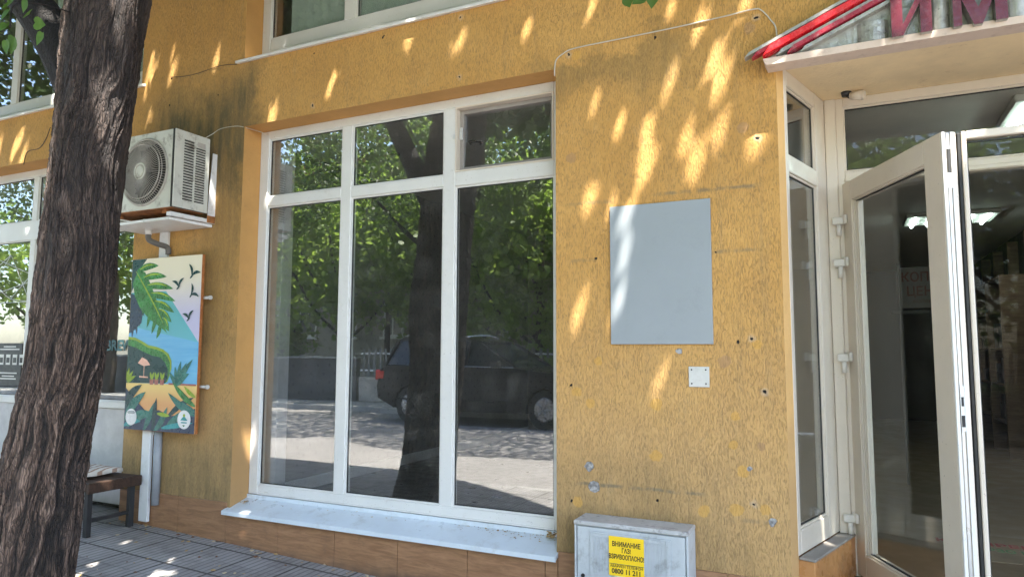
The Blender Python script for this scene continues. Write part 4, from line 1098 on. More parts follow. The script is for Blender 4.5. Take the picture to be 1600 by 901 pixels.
# ------------------------------------------------------------------ trees
from mathutils import noise as mn
def trunk_mesh(keys, ax_dir, ratio, nz=560, na=300, seed=0, fine=True):
    """keys: (z, x, y, half width along the thin axis); a long axis along ax_dir, `ratio` times longer; returns mesh with 'ridge' attribute"""
    zs = np.linspace(keys[0][0], keys[-1][0], nz); kk = np.array(keys, float)
    X = np.interp(zs, kk[:, 0], kk[:, 1]); Yc = np.interp(zs, kk[:, 0], kk[:, 2]); Rr = np.interp(zs, kk[:, 0], kk[:, 3])
    ker = np.ones(41)/41
    sm = lambda a: np.convolve(np.pad(a, 20, mode='edge'), ker, 'valid')
    X, Yc, Rr = sm(X), sm(Yc), sm(Rr)
    if kk.shape[1] > 4: ratio = sm(np.interp(zs, kk[:, 0], kk[:, 4]))[:, None]
    th = np.linspace(0, 2*math.pi, na, endpoint=False)
    T, Z = np.meshgrid(th, zs)
    # furrow field: value noise on the (angle, height) sheet, stretched along the grain, wandering
    def vnoise(fx, fz, px, sd, t, z):
        r = np.random.default_rng(sd); g = r.random((400, px))
        u = (t/(2*math.pi)*px) % px; v = z*fz+50
        i = np.floor(u).astype(int); j = np.floor(v).astype(int); fu = u-i; fv = v-j
        fu = fu*fu*(3-2*fu); fv = fv*fv*(3-2*fv)
        i1 = (i+1) % px; i %= px; j0 = j % 400; j1 = (j+1) % 400
        return (g[j0, i]*(1-fu)+g[j0, i1]*fu)*(1-fv)+(g[j1, i]*(1-fu)+g[j1, i1]*fu)*fv
    warp = (vnoise(0, 2.2, 9, seed+1, T, Z)-.5)*.55+(vnoise(0, 6.5, 21, seed+2, T, Z)-.5)*.22+.10*np.sin(Z*1.6)
    Tw = T+warp
    rid = 1-np.abs(vnoise(0, 2.2, 60, seed+3, Tw, Z)*2-1)
    rid2 = 1-np.abs(vnoise(0, 6.0, 118, seed+4, Tw, Z)*2-1)
    rid3 = vnoise(0, 22, 150, seed+5, Tw, Z)
    ridge = np.clip(.45*rid**1.5+.38*rid2+.30*rid3-.10, 0, 1)
    big = vnoise(0, .9, 7, seed+6, T, Z)-.5
    lob = .06*np.cos(2*(T-.3*Z))+.035*np.cos(5*T+1.3*Z)
    Rm = Rr[:, None]*(1+lob+.12*big)+(ridge-.5)*.028
    a = Vector(ax_dir).normalized()
    cx_ = np.cos(T)*Rm*ratio; cy_ = np.sin(T)*Rm
    PX = X[:, None]+a.x*cx_-a.y*cy_; PY = Yc[:, None]+a.y*cx_+a.x*cy_
    co = np.stack([PX, PY, Z], -1).reshape(-1, 3)
    me = bpy.data.meshes.new('trunk')
    idx = np.arange(nz*na).reshape(nz, na); nx_ = np.roll(idx, -1, 1)
    q = np.stack([idx[:-1], nx_[:-1], nx_[1:], idx[1:]], -1).reshape(-1, 4)
    me.vertices.add(len(co)); me.vertices.foreach_set('co', co.ravel()); me.loops.add(q.size); me.loops.foreach_set('vertex_index', q.ravel().astype(np.int32))
    me.polygons.add(len(q)); me.polygons.foreach_set('loop_start', (np.arange(len(q))*4).astype(np.int32)); me.polygons.foreach_set('loop_total', np.full(len(q), 4, np.int32))
    me.update(); me.validate()
    at = me.attributes.new('ridge', 'FLOAT', 'POINT'); at.data.foreach_set('value', ridge.ravel().astype(np.float32))
    for p in me.polygons: p.use_smooth = True
    return me

s_ = np.array(SUN)
# places where the crowns let a beam through (points on the wall, the pavement and the sign)
WG = [(-.84, 3.31, .035), (-.69, 3.18, .05), (-.78, 3.0, .05), (-.65, 3.08, .04), (-.60, 2.99, .04), (-.85, 2.90, .05), (-.78, 2.90, .035), (-.58, 2.82, .035),
      (-1.30, 2.84, .025), (-1.15, 2.85, .025), (-1.15, 2.67, .04), (-1.07, 2.62, .03), (-.99, 2.62, .055), (-.90, 2.59, .035), (-1.16, 2.52, .035), (-.78, 2.55, .03), (-.59, 2.56, .05), (-.55, 2.61, .035),
      (-.72, 2.41, .035), (-1.0, 2.41, .08), (-1.08, 2.33, .045), (-1.34, 2.26, .055), (-1.36, 2.15, .045), (-1.41, 1.60, .06), (-1.38, 1.48, .035), (-.42, 2.51, .022), (-2.21, 3.41, .018), (-1.75, 3.37, .035), (-1.73, 3.33, .03), (-2.32, 3.32, .015),
      (-3.86, 3.18, .04), (-3.85, 3.12, .045), (-3.30, 3.28, .018), (-5.26, 3.76, .05), (-5.27, 3.68, .05), (-5.43, 3.82, .04), (-5.0, 3.64, .03), (-4.48, 3.67, .02), (-5.24, 3.28, .03), (-7.18, 3.25, .04), (-7.07, 3.38, .06), (-7.09, 3.23, .06), (-7.0, 3.2, .05),
      (-.44, 3.27, .025), (-1.32, 3.43, .02), (-2.63, 3.49, .02), (-1.13, 2.10, .045), (-1.05, 2.12, .04), (-1.14, 1.87, .035), (-1.10, 1.81, .04), (-1.18, 1.61, .045), (-1.10, 1.67, .02),
      (-.94, 1.22, .022), (-.90, 1.15, .018), (-3.10, 3.71, .07), (-3.02, 3.75, .06), (-4.05, 3.72, .05), (-4.0, 3.68, .02), (-2.85, 3.66, .04), (-2.0, 3.62, .03), (-.96, 2.72, .025), (-1.21, 2.2, .03)]
TG = [((x, 0, z), r) for x, z, r in WG]
TG += [((x, y, gz(x, y)), r) for x, y, r in ((-4.73, -.37, .05), (-5.16, -.22, .05), (-4.49, -.47, .06), (-4.45, -.66, .07), (-3.97, -.65, .08), (-4.5, -.77, .07), (-4.86, -.20, .03), (-4.16, -.60, .05), (-4.75, -.6, .03), (-3.6, -.9, .16), (-5.4, -.7, .12), (-4.35, -.95, .25), (-4.05, -.75, .2), (-4.9, -.75, .2), (-4.6, -.45, .16), (-4.2, -.5, .12), (-3.3, -1.1, .3), (-5.0, -.5, .15))]
TG += [((-.12, .56, .37), .05), ((-.13, .52, .27), .035), ((-.15, .46, .36), .04), ((-.11, .59, .34), .03), ((-.10, .60, .2), .03), ((.06, .56, .14), .04), ((-4.1, .12, .75), .05), ((-1.72, .1, .30), .02), ((-2.5, .17, 1.9), .015)]
TG += [((.29, -.14, 2.99), .04), ((.42, -.12, 2.93), .03), ((-.25, -.14, 2.93), .03), ((-.05, -.14, 3.02), .04), ((-4.42, -.04, 2.6), .03), ((-3.95, -.05, .2), .02), ((-6.6, .2, 3.9), .07), ((-6.9, .2, 3.75), .05), ((-6.6, .2, 1.0), .1), ((-5.7, .2, 1.6), .1), ((-8.2, .2, 2.2), .12), ((-7.6, .2, 2.75), .06)]

def spaced(tg, dmin):
    # beams closer than dmin would run into one gap: keep the wider one
    out = []
    for p, r_ in sorted(tg, key=lambda q: -q[1]):
        pv = np.array(p, float)
        if all(np.linalg.norm((pv-np.array(q))-((pv-np.array(q))@s_)*s_) > dmin for q, _ in out): out.append((p, r_))
    return out
nW = len(WG); TG = spaced(TG[:nW], .082)+TG[nW:]

def leaves_mesh(C_, size, up_bias, name='foliage', jit=.25, carve=True, seed=1):
    r = np.random.default_rng(seed)
    n = len(C_)
    N = r.normal(size=(n, 3)); N /= np.linalg.norm(N, axis=1)[:, None]; N = N*(1-up_bias)+s_*up_bias
    N /= np.linalg.norm(N, axis=1)[:, None]
    A = np.cross(N, r.normal(size=(n, 3))); A /= np.linalg.norm(A, axis=1)[:, None]; Bv = np.cross(N, A)
    sz = size*(1+jit*(r.random((n, 1))*2-1))
    # six-point leaf outline, folded along the midrib
    tip = C_+A*sz*.62; base = C_-A*sz*.5
    l1_ = C_-A*sz*.22+Bv*sz*.42+N*sz*.07; l2_ = C_+A*sz*.22+Bv*sz*.33+N*sz*.05
    r1_ = C_-A*sz*.22-Bv*sz*.42+N*sz*.07; r2_ = C_+A*sz*.22-Bv*sz*.33+N*sz*.05
    co = np.stack([base, r1_, r2_, tip, l2_, l1_], 1).reshape(-1, 3)
    if carve:
        q6 = np.stack([base, r1_, r2_, tip, l2_, l1_], 1); cen = C_[:, None, :]
        smp = np.concatenate([q6, (q6+np.roll(q6, 1, 1))/2, cen, (q6+cen)/2], 1)
        keep = np.ones(n, bool)
        for p, rad in TG:
            v = C_-np.array(p); d = np.linalg.norm(v-(v@s_)[:, None]*s_, axis=1); near = np.where(keep & (d < .16+rad))[0]
            if not len(near): continue
            w_ = smp[near]-np.array(p); dd = np.linalg.norm(w_-(w_@s_)[..., None]*s_, axis=2).min(1)
            keep[near[dd < .011+rad*.24]] = False
        co = co.reshape(n, 6, 3)[keep].reshape(-1, 3); n = int(keep.sum())
    k = np.arange(n)[:, None]*6
    q = np.concatenate([k+np.array([[0, 1, 2, 3]]), k+np.array([[0, 3, 4, 5]])], 1).reshape(-1, 4)
    me = bpy.data.meshes.new(name)
    me.vertices.add(len(co)); me.vertices.foreach_set('co', co.ravel().astype(np.float32)); me.loops.add(q.size); me.loops.foreach_set('vertex_index', q.ravel().astype(np.int32))
    me.polygons.add(len(q)); me.polygons.foreach_set('loop_start', (np.arange(len(q))*4).astype(np.int32)); me.polygons.foreach_set('loop_total', np.full(len(q), 4, np.int32))
    me.update(); return me

def crown_pts(c, rad, step, layers, seed):
    """leaf spots spread through an uneven ellipsoid, evenly as seen from the sun"""
    r = np.random.default_rng(seed); c = np.array(c, float); rad = np.array(rad, float)
    a = np.cross(s_, [0, 1, 0]); a /= np.linalg.norm(a); b = np.cross(s_, a); R = max(rad)+.3
    g = np.arange(-R, R, step); out = []
    GA, GB = np.meshgrid(g, g)
    for k in range(layers):
        u = GA.ravel()+(r.random(GA.size)-.5)*step*1.3; v = GB.ravel()+(r.random(GA.size)-.5)*step*1.3
        o = u[:, None]*a+v[:, None]*b                     # line o + t*s ; ellipsoid |p/rad|=1
        A_ = ((s_/rad)**2).sum(); B_ = 2*((o/rad)*(s_/rad)).sum(1); C2 = ((o/rad)**2).sum(1)-1
        D = B_**2-4*A_*C2; ok = D > 0
        sq = np.sqrt(np.where(ok, D, 0)); t0 = (-B_-sq)/(2*A_); t1 = (-B_+sq)/(2*A_)
        f = (k+r.random(len(u)))/layers; f = np.where(r.random(len(u)) < .35, f, f)
        p = o+(t0+(t1-t0)*f)[:, None]*s_
        out.append((p+c)[ok])
    P = np.concatenate(out)
    # clumping: nudge leaves towards twig ends
    q = np.round(P/.45)*.45; P = P+(q-P)*.16*r.random((len(P), 1))
    return P

def limb(bm, pts, r0, r1):
    sp = spline(pts, 6); n = len(sp); tube(bm, sp, [r0+(r1-r0)*k/(n-1) for k in range(n)], 12)

def street_tree(loc, keys, limbs, crowns, label, seed, fine):
    t = empty('street_tree', loc, label, 'tree', 'trees along the pavement')
    me = trunk_mesh(keys, (.86, -.5, 0), 1.5 if fine else 1.1, 560 if fine else 120, 300 if fine else 80, seed)
    obj('trunk', me, M['bark'], t)
    bm = bmesh.new()
    for pts, r0, r1 in limbs: limb(bm, pts, r0, r1)
    obj('limbs', bm, M['bark'], t)
    P = np.concatenate([crown_pts(c, rr, st_, ly, seed+10+i) for i, (c, rr, st_, ly) in enumerate(crowns)])
    P = P[(P[:, 2] > 3.9)]
    # keep leaves out of the wall
    P = P[~((P[:, 1] > -.12) & (P[:, 2] < 7.4))]
    obj('crown', leaves_mesh(P, .108, .4, seed=seed), M['leaf'], t)
    return t

KEYS = [(-.25, -3.84, -1.66, .27, 1.1), (.0, -3.80, -1.67, .25, 1.1), (.20, -3.735, -1.665, .222, 1.12), (.53, -3.69, -1.65, .202, 1.2), (.86, -3.655, -1.63, .188, 1.3), (1.19, -3.60, -1.61, .177, 1.4), (1.51, -3.587, -1.59, .180, 1.45), (1.85, -3.568, -1.59, .182, 1.5),
        (2.18, -3.538, -1.59, .172, 1.5), (2.52, -3.508, -1.59, .172, 1.5), (2.86, -3.49, -1.59, .180, 1.5), (3.1, -3.47, -1.59, .190, 1.5), (3.5, -3.43, -1.58, .185, 1.3), (4.3, -3.3, -1.55, .165, 1.1), (5.4, -3.1, -1.6, .12, 1.0)]
street_tree((-3.87, -1.59, -.1), KEYS,
    [([(-3.56, -1.58, 2.62), (-3.80, -1.62, 3.02), (-4.10, -1.75, 3.45), (-4.8, -2.1, 4.5), (-5.6, -2.4, 6.0)], .13, .07),
     ([(-3.12, -1.6, 5.3), (-2.7, -1.5, 6.3), (-2.2, -1.6, 7.6), (-1.8, -1.7, 9.0)], .12, .04), ([(-3.3, -1.6, 4.4), (-3.9, -2.6, 5.4), (-4.2, -3.6, 6.5)], .10, .04),
     ([(-3.2, -1.6, 4.8), (-1.9, -2.2, 5.9), (-.8, -2.6, 6.9)], .09, .03), ([(-5.6, -2.4, 6.0), (-6.4, -2.3, 7.2), (-6.9, -2.5, 8.6)], .07, .03), ([(-4.8, -2.1, 4.5), (-6.0, -1.2, 5.5), (-7.2, -1.0, 6.3)], .06, .03)],
    [((-3.6, -2.35, 7.2), (4.3, 3.0, 3.1), .075, 10)], 'thick furrowed street tree standing on the pavement before the air conditioner', 5, True)
street_tree((2.6, -2.1, -.1), [(-.25, 2.6, -2.1, .2), (1, 2.6, -2.1, .16), (3, 2.65, -2.1, .14), (5.5, 2.7, -2.2, .11)],
    [([(2.7, -2.2, 5.4), (2.2, -2.3, 6.6), (1.4, -2.2, 8.0)], .1, .03), ([(2.65, -2.15, 4.2), (3.6, -2.6, 5.6), (4.4, -2.9, 7)], .08, .03)],
    [((2.4, -2.5, 7.4), (4.2, 2.9, 3.3), .075, 10)], 'slim street tree on the pavement to the right of the entrance', 31, False)
street_tree((-10.4, -1.9, 0), [(-.25, -10.4, -1.9, .2), (1, -10.4, -1.9, .17), (3, -10.3, -1.9, .15), (5.5, -10.2, -2.0, .11)],
    [([(-10.2, -2.0, 5.4), (-10.6, -2.1, 6.6), (-11.2, -2.2, 8.0)], .1, .03), ([(-10.3, -1.95, 4.2), (-9.2, -2.4, 5.6), (-8.4, -2.7, 7)], .08, .03)],
    [((-10.2, -2.4, 7.3), (4.0, 2.9, 3.1), .09, 6)], 'slim street tree on the pavement before the cafe', 47, False)

# low twigs whose leaves hang into the view
def heart(bm, p, s, rot, mi=0):
    pts = [(0, -.02), (.22, -.10), (.44, .05), (.50, .30), (.40, .58), (.18, .85), (0, 1.08), (-.18, .85), (-.40, .58), (-.50, .30), (-.44, .05), (-.22, -.10)]
    vs = [bm.verts.new(p+rot @ Vector((a*s, c*s, -abs(a)*s*.25+.06*s*math.sin(c*4)))) for a, c in pts]
    m_ = bm.verts.new(p+rot @ Vector((0, .45*s, .03*s)))
    for k in range(12):
        f = bm.faces.new((vs[k], vs[(k+1) % 12], m_)); f.smooth = True; f.material_index = mi
def twig(pts, leaves, name, label, s0):
    t = empty(name, pts[0], label, 'twig')
    bm = bmesh.new(); tube(bm, spline(pts, 5), .0035, 6); obj('stem', bm, M['bark'], t)
    bm = bmesh.new()
    for p in leaves:
        rot = Matrix.Rotation(random.uniform(-.8, .8), 3, 'Y') @ Matrix.Rotation(random.uniform(-2.3, -1.2), 3, 'X') @ Matrix.Rotation(random.uniform(-.6, .6), 3, 'Z')
        heart(bm, Vector(p), s0*random.uniform(.8, 1.15), rot)
    obj('leaves', bm, M['leafy'], t); return t
twig([(-3.46, -1.75, 3.05), (-3.35, -1.95, 2.98), (-3.22, -2.15, 2.86), (-3.15, -2.2, 2.72)],
     [(-3.22, -2.18, 2.76), (-3.2, -2.18, 2.85), (-3.14, -2.15, 2.86), (-3.13, -2.14, 2.80), (-3.1, -2.13, 2.76), (-3.08, -2.11, 2.72), (-3.23, -2.17, 2.69), (-3.19, -2.16, 2.70), (-3.25, -2.18, 2.60), (-3.17, -2.2, 2.80), (-3.27, -2.2, 2.8), (-3.24, -2.15, 2.91)], 'leafy_twig', 'leafy green twig hanging left of the thick trunk', .062)
twig([(-.3, -1.6, 4.0), (-.5, -1.3, 3.4), (-.72, -1.02, 2.93)], [(-.800, -1.04, 2.875), (-.74, -1.01, 2.872), (-.70, -.99, 2.90)], 'leafy_twig', 'few green leaves hanging at the top above the pillar', .065)

# ------------------------------------------------------------------ litter of dry leaves along the wall foot and on the sill
bm = bmesh.new()
def dry(x, y, z, s):
    rot = Matrix.Rotation(random.uniform(0, 6.28), 3, 'Z') @ Matrix.Rotation(random.uniform(-.5, .5), 3, 'X'); n = 6
    c = Vector((x, y, z+.004)); vs = [bm.verts.new(c+rot @ Vector((s*math.cos(2*math.pi*k/n)*(1 if k % 3 == 0 else .6), .55*s*math.sin(2*math.pi*k/n), s*random.uniform(0, .35)))) for k in range(n)]
    f = bm.faces.new(vs); f.material_index = random.choice((0, 0, 1, 2))
for k in range(90):
    x = random.uniform(-5.3, -1.6); y = -.02-abs(random.gauss(0, .05)); dry(x, y, gz(x, y), random.uniform(.006, .02))
for k in range(110):
    x = random.uniform(-5.3, -2.5); y = random.uniform(-1.2, -.05); dry(x, y, gz(x, y), random.uniform(.004, .022))
def sz_(y): return .2150+(.264-.2150)*(y/.166) if y > 0 else .2150+(y/.045)*.0135
for k in range(170):
    x = -1.56-abs(random.gauss(0, .33)) if k % 4 else random.uniform(-4.1, -1.6); y = .145-abs(random.gauss(0, .035))
    if x < -4.12: continue
    dry(x, y, sz_(y), random.uniform(.003, .010))
for k in range(14): dry(-1.60-random.random()*.05, .10+random.uniform(-.04, .03), .262+random.random()*.03, random.uniform(.012, .024))
for k in range(8): dry(-4.10+random.random()*.06, .03+random.uniform(0, .08), .245, random.uniform(.010, .022))
tag(obj('dry_leaf_litter', bm, [plain('dry_straw_leaf', (.42, .28, .12), .8, 0, .3, 30), plain('brown_leaf', (.16, .08, .04), .8), plain('pale_husk', (.55, .44, .28), .8)], None, origin=(-3, -.05, 0)),
    'dry leaves and husks scattered along the wall foot and the window sill', 'dry leaves', None, 'stuff')

# ------------------------------------------------------------------ across the street (seen mirrored in the glass)
WYc = -12.6
M['pick'] = plain('weathered_grey_picket', (.24, .235, .22), .8, 0, .15, 3)
t = empty('garden_wall', (-22, WYc, 0), 'low dark concrete garden wall across the street', 'wall')
bm = bmesh.new(); box(bm, -34, -13.2, WYc-.2, WYc, -.1, 1.15, 0, .01); obj('wall_body', bm, plain('dark_concrete', (.10, .095, .09), .9, 0, .2, 1.5, (.04, .04, .035), .5), t)
bm = bmesh.new(); box(bm, -34.03, -13.17, WYc-.24, WYc+.04, 1.152, 1.21, 0, .01); obj('coping', bm, M['kerb'], t)
t = empty('picket_fence', (-6, WYc, 0), 'pale picket fence on a low plastered wall across the street', 'fence')
bm = bmesh.new(); box(bm, -13.1, 8, WYc-.18, WYc, -.1, .62, 0, .01); obj('fence_base', bm, plain('pale_plaster', (.42, .38, .33), .85, 0, .15, 2, (.2, .18, .15), .4), t)
bm = bmesh.new(); box(bm, -13.1, 8, WYc-.10, WYc-.07, .78, .83, 0, .004); box(bm, -13.1, 8, WYc-.10, WYc-.07, 1.28, 1.33, 0, .004)
obj('rail', bm, M['plate'], t)
for k in range(96):
    x = -13.0+k*.19; bm = bmesh.new(); box(bm, x, x+.07, WYc-.068, WYc-.05, .66, 1.45, 0, .004); obj('picket', bm, M['pick'], t)

hs = empty('pale_house', (-20, -21, 0), 'pale two storey house with white windows behind the garden trees', 'house')
bm = bmesh.new(); box(bm, -30, -10, -27, -21, -.1, 7.5, 0, .02); obj('wall', bm, plain('pale_house_render', (.31, .27, .23), .85, 0, .08, .8), hs)
bm = bmesh.new(); prism(bm, [(-31, 7.52), (-9, 7.52), (-12.5, 10), (-27.5, 10)], XZ, -27.6, -20.4); obj('roof', bm, plain('red_roof_tile', (.28, .09, .05), .8, 0, .2, 4), hs)
for xx in (-28, -25.6, -23.2, -20.9, -18.4, -16.0, -13.4):
    for z_ in (2.0, 5.0):
        bm = bmesh.new(); ring(bm, xx, xx+1.1, z_, z_+1.5, .09, -21.03, -20.96); box(bm, xx+.52, xx+.58, -21.02, -20.97, z_+.09, z_+1.41); box(bm, xx-.1, xx+1.2, -21.0, -20.85, z_-.1, z_-.001)
        wf = obj('window', bm, M['pvc'], hs); bm = bmesh.new(); box(bm, xx+.09, xx+1.01, -21.0, -20.99, z_+.09, z_+1.41); obj('pane', bm, plain('dark_window_glass', (.03, .04, .05), .1), wf)

def far_tree(x, y, h, r, label, seed, base=1.5, dens=1.0, name='garden_tree', group='trees in the gardens across the street'):
    t = empty(name, (x, y, -.05), label, 'tree' if name != 'garden_bush' else 'bush', group)
    rr = np.random.default_rng(seed)
    me = trunk_mesh([(-.2, x, y, .16), (1, x+.05, y, .12), (h*.6, x+.2, y+.1, .08)], (1, 0, 0), 1.1, 40, 24, seed)
    tr = obj('trunk', me, M['bark'], t)
    bm = bmesh.new()
    for k in range(5):
        a = rr.random()*6.28; z = base+(h-base)*.3*rr.random(); limb(bm, [(x+.05, y, max(.4, z-.6)), (x+.4*r*math.cos(a), y+.4*r*math.sin(a), z+.5), (x+.75*r*math.cos(a), y+.75*r*math.sin(a), z+.4*h*.5+.6)], .06, .02)
    obj('branches', bm, M['bark'], t)
    n = int(560*r*r*dens); P = []
    # clumps of leaves around twig centres inside an ellipsoid
    nc = int(26*r*r*.8)+14
    cc = rr.normal(size=(nc, 3)); cc /= np.linalg.norm(cc, axis=1)[:, None]; cc *= (rr.random((nc, 1))**.4)
    cc = cc*np.array([r, r, (h-base)/2])+np.array([x, y, (h+base)/2])
    idx = rr.integers(0, nc, n); P = cc[idx]+rr.normal(size=(n, 3))*.30
    P = P[P[:, 2] > .25]
    obj('crown', leaves_mesh(P, .20, .4, seed=seed, carve=False), M['leaf2'], t)
far_tree(-24.0, -15.0, 7.6, 3.2, 'broad garden tree far left behind the dark wall, mirrored in the glass', 101, 2.4)
far_tree(-19.6, -16.5, 8.1, 2.6, 'garden tree with open lower branches behind the dark wall, mirrored in the glass', 102, 3.6, .8)
far_tree(-15.6, -14.8, 8.1, 2.9, 'dense garden tree behind the dark wall end, mirrored in the glass', 103, 2.0, 1.2)
far_tree(-11.6, -15.4, 8.1, 2.9, 'dense garden tree behind the left end of the picket fence, mirrored in the glass', 104, 1.6, 1.2)
far_tree(-8.2, -14.6, 8.6, 2.9, 'tall garden tree behind the parked car, mirrored in the glass', 105, 1.6, 1.2)
far_tree(-4.6, -15.2, 8.1, 3.0, 'round garden tree behind the middle of the fence, mirrored in the glass', 106, 1.5, 1.1)
far_tree(-0.8, -15.0, 9.1, 3.0, 'garden tree behind the fence right of the round one', 107, 1.5, .9)
far_tree(3.5, -15.5, 7.6, 3.2, 'garden tree at the right end of the fence', 108, 1.5, .8)
far_tree(-17.5, -13.9, 2.8, 1.0, 'low bush behind the dark garden wall', 109, .8, 1.5, 'garden_bush', 'bushes in the gardens across the street')
far_tree(-9.8, -13.6, 2.7, 1.1, 'low bush behind the fence beside the parked car', 110, .6, 1.5, 'garden_bush', 'bushes in the gardens across the street')
far_tree(-6.4, -13.7, 3.0, 1.2, 'low bush behind the fence before the round tree', 111, .6, 1.5, 'garden_bush', 'bushes in the gardens across the street')
far_tree(-12.6, -19.6, 13.7, 3.9, 'tallest rear garden tree behind the fence', 112, 3.0, .9)
far_tree(-17.5, -20.0, 14.0, 3.8, 'high rear garden tree beside the pale house', 115, 3.0, .9)
far_tree(-1.0, -20.2, 14.0, 3.8, 'rear garden tree behind the right half of the fence', 116, 3.0, .9)
far_tree(-9.0, -21.5, 14.5, 3.8, 'rearmost garden tree between two high ones', 117, 3.0, .9)
far_tree(-5.5, -19.8, 13.7, 4.1, 'rear garden tree far behind the parked car', 113, 3.0, .9)
far_tree(-31.0, -13.5, 7.6, 3.0, 'garden tree at the far left end of the street', 114, 2.0, .7)

def kerb_tree(x, y, label, seed):
    street_tree((x, y, -.1), [(-.25, x, y, .2), (1, x, y, .16), (3, x+.05, y, .14), (5.0, x+.1, y+.2, .11)],
        [([(x+.1, y+.2, 4.9), (x-.4, y+.6, 6.2), (x-.9, y+1.2, 7.6)], .1, .03), ([(x+.05, y+.1, 3.6), (x+1.2, y+.9, 5.2), (x+2.0, y+1.3, 6.6)], .08, .03), ([(x, y, 3.4), (x-1.4, y+.6, 4.8), (x-2.4, y+1.0, 6.0)], .07, .03)],
        [((x+.2, y+1.3, 7.1), (3.7, 2.5, 2.8), .12, 5)], label, seed, False)
kerb_tree(-9.5, -11.9, 'street tree on the far pavement behind the parked car', 61)
kerb_tree(-16.3, -11.9, 'street tree on the far pavement before the dark garden wall', 67)
kerb_tree(-23.5, -11.9, 'street tree on the far pavement at the far left', 79)
kerb_tree(-3.4, -11.9, 'street tree on the far pavement ahead of the parked car', 71)

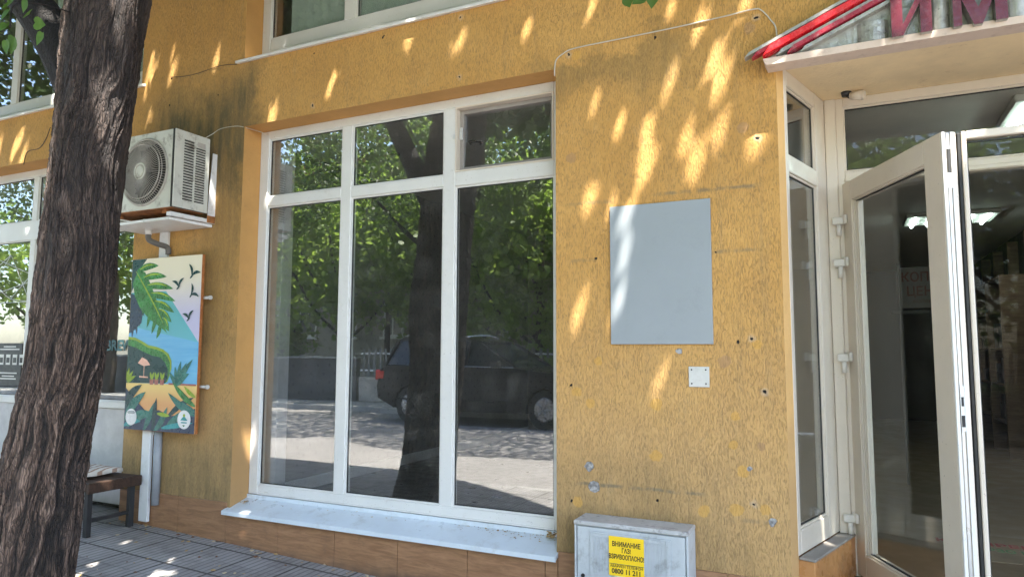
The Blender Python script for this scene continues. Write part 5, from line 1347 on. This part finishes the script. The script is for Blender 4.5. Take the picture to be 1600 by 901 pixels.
# parked car across the street
def car(xo, yo, zo):
    x0 = yc = zg = 0.0
    t = empty('parked_car', (0, 0, 0), 'dark parked estate car across the street, mirrored in the shop window', 'car')
    Lh = 4.45; W2 = .90
    paint = plain('black_car_paint', (.012, .012, .014), .25, 0, .05); paint.node_tree.nodes['Principled BSDF'].inputs['Specular IOR Level'].default_value = .18
    prof = [(0.02, .42), (0.0, .62), (.06, .95), (.28, 1.02), (3.05, 1.0), (3.9, .92), (4.32, .78), (4.45, .60), (4.42, .30), (3.98, .24), (3.95, .40), (3.83, .60), (3.62, .68), (3.40, .60), (3.28, .40), (3.25, .24), (1.18, .24), (1.15, .40), (1.03, .60), (.82, .68), (.60, .60), (.48, .40), (.45, .26)]
    bm = bmesh.new(); n = len(prof)
    ys = [(-W2, .93), (-W2+.05, 1.0), (0, 1.03), (W2-.05, 1.0), (W2, .93)]
    rows = []
    for (y, s) in ys:
        row = []
        for (px_, pz_) in prof:
            zz = pz_ if pz_ < .7 else .7+(pz_-.7)*s
            xx = px_ if 0.1 < px_ < 4.3 else (px_+.05 if px_ < 1 else px_-.05) if abs(y) > .8 else px_
            row.append(bm.verts.new((x0+xx, yc+y, zg+zz)))
        rows.append(row)
    for j in range(4):
        for k in range(n):
            f = bm.faces.new((rows[j][k], rows[j][(k+1) % n], rows[j+1][(k+1) % n], rows[j+1][k])); f.smooth = False
    bm.faces.new(rows[0][::-1]); bm.faces.new(rows[-1])
    bmesh.ops.recalc_face_normals(bm, faces=bm.faces)
    # arch sides are notched by the profile; roof shell
    body = obj('body', bm, paint, t)
    def cab(z0_, z1_, pts, ins, mi_m, nm, par):
        bm = bmesh.new(); A = []; Bq = []
        for sgn_ in (-1, 1):
            A.append([bm.verts.new((x0+p, yc+sgn_*(W2-.05-ins*q), zg+zz)) for p, zz, q in pts])
        m_ = len(pts)
        for k in range(m_): bm.faces.new((A[0][k], A[0][(k+1) % m_], A[1][(k+1) % m_], A[1][k]))
        bm.faces.new(A[0][::-1]); bm.faces.new(A[1]); bmesh.ops.recalc_face_normals(bm, faces=bm.faces)
        return obj(nm, bm, mi_m, par)
    cab(0, 0, [(.16, .99, 0), (.42, 1.44, .8), (.75, 1.455, .85), (2.05, 1.44, .85), (2.35, 1.38, .8), (3.05, .985, 0)], .22, plain('tinted_car_glass', (.015, .02, .025), .05), 'windows', body)
    bm = bmesh.new(); A = []
    pts = [(.36, 1.445), (.5, 1.50), (1.2, 1.53), (1.95, 1.50), (2.30, 1.425), (2.25, 1.40), (1.95, 1.46), (.6, 1.46), (.42, 1.43)]
    prism(bm, pts, lambda u, v, d: Vector((x0+u, d, zg+v)), yc-.66, yc+.66); obj('roof', bm, paint, t)
    bm = bmesh.new()
    for sgn_ in (-1, 1):
        for (a, c) in (((.20, 1.0), (.42, 1.45)), ((1.15, 1.0), (1.20, 1.46)), ((2.0, 1.0), (2.05, 1.45)), ((3.05, .99), (2.33, 1.40))):
            tube(bm, [(x0+a[0], yc+sgn_*(W2-.045), zg+a[1]), (x0+c[0], yc+sgn_*(W2-.20), zg+c[1])], .03, 6)
        tube(bm, [(x0+.5, yc+sgn_*.62, zg+1.52), (x0+.7, yc+sgn_*.62, zg+1.56), (x0+1.8, yc+sgn_*.62, zg+1.55), (x0+2.0, yc+sgn_*.62, zg+1.50)], .015, 6, 1)
        tube(bm, [(x0+.3, yc+sgn_*(W2-.03), zg+1.0), (x0+3.0, yc+sgn_*(W2-.03), zg+.985)], .012, 6, 1)
        tube(bm, [(x0+.5, yc+sgn_*(W2+.003), zg+.42), (x0+3.2, yc+sgn_*(W2+.003), zg+.42)], .014, 6, 0)
    obj('pillars_and_trim', bm, [paint, plain('chrome_trim', (.6, .6, .6), .15, 1)], t)
    for (xx, nm) in ((.82, 0), (3.62, 1)):
        for sgn_ in (-1, 1):
            y1 = yc+sgn_*(W2-.02); y0_ = yc+sgn_*(W2-.22)
            bm = bmesh.new(); cyl(bm, (x0+xx, y0_, zg+.31), (x0+xx, y1, zg+.31), .31, .31, 28); wh = obj('tyre', bm, plain('tyre_rubber', (.02, .02, .02), .8), t)
            bm = bmesh.new(); cyl(bm, (x0+xx, y1, zg+.31), (x0+xx, y1+sgn_*.012, zg+.31), .20, .18, 24)
            for k in range(5):
                a = 2*math.pi*k/5; tube(bm, [(x0+xx, y1+sgn_*.016, zg+.31), (x0+xx+.18*math.cos(a), y1+sgn_*.012, zg+.31+.18*math.sin(a))], .02, 6)
            obj('rim', bm, plain('alloy_rim', (.3, .3, .31), .3, .8), wh)
    for sgn_ in (-1, 1):
        bm = bmesh.new(); box(bm, x0-.01, x0+.22, yc+sgn_*.78-.12, yc+sgn_*.78+.125, zg+.74, zg+.93, 0, .03); obj('tail_light', bm, plain('red_lens', (.5, .01, .01), .1), t)
        bm = bmesh.new(); box(bm, x0+4.12, x0+4.40, yc+sgn_*.70-.17, yc+sgn_*.70+.17, zg+.62, zg+.76, 0, .03); obj('headlight', bm, plain('clear_lens', (.6, .6, .6), .1), t)
        bm = bmesh.new(); box(bm, x0+2.62, x0+2.80, yc+sgn_*1.0-.09, yc+sgn_*1.0+.09, zg+.98, zg+1.11, 0, .03); obj('wing_mirror', bm, paint, t)
        for xx in (1.0, 1.9): bm = bmesh.new(); box(bm, x0+xx, x0+xx+.16, yc+sgn_*(W2+.01)-.012, yc+sgn_*(W2+.01)+.012, zg+.84, zg+.87, 0, .008); obj('door_handle', bm, paint, t)
    t.location = (xo, yo, zo); t.scale = (1.18, 1.12, 1.28)
car(-9.95, -10.15, -.24)
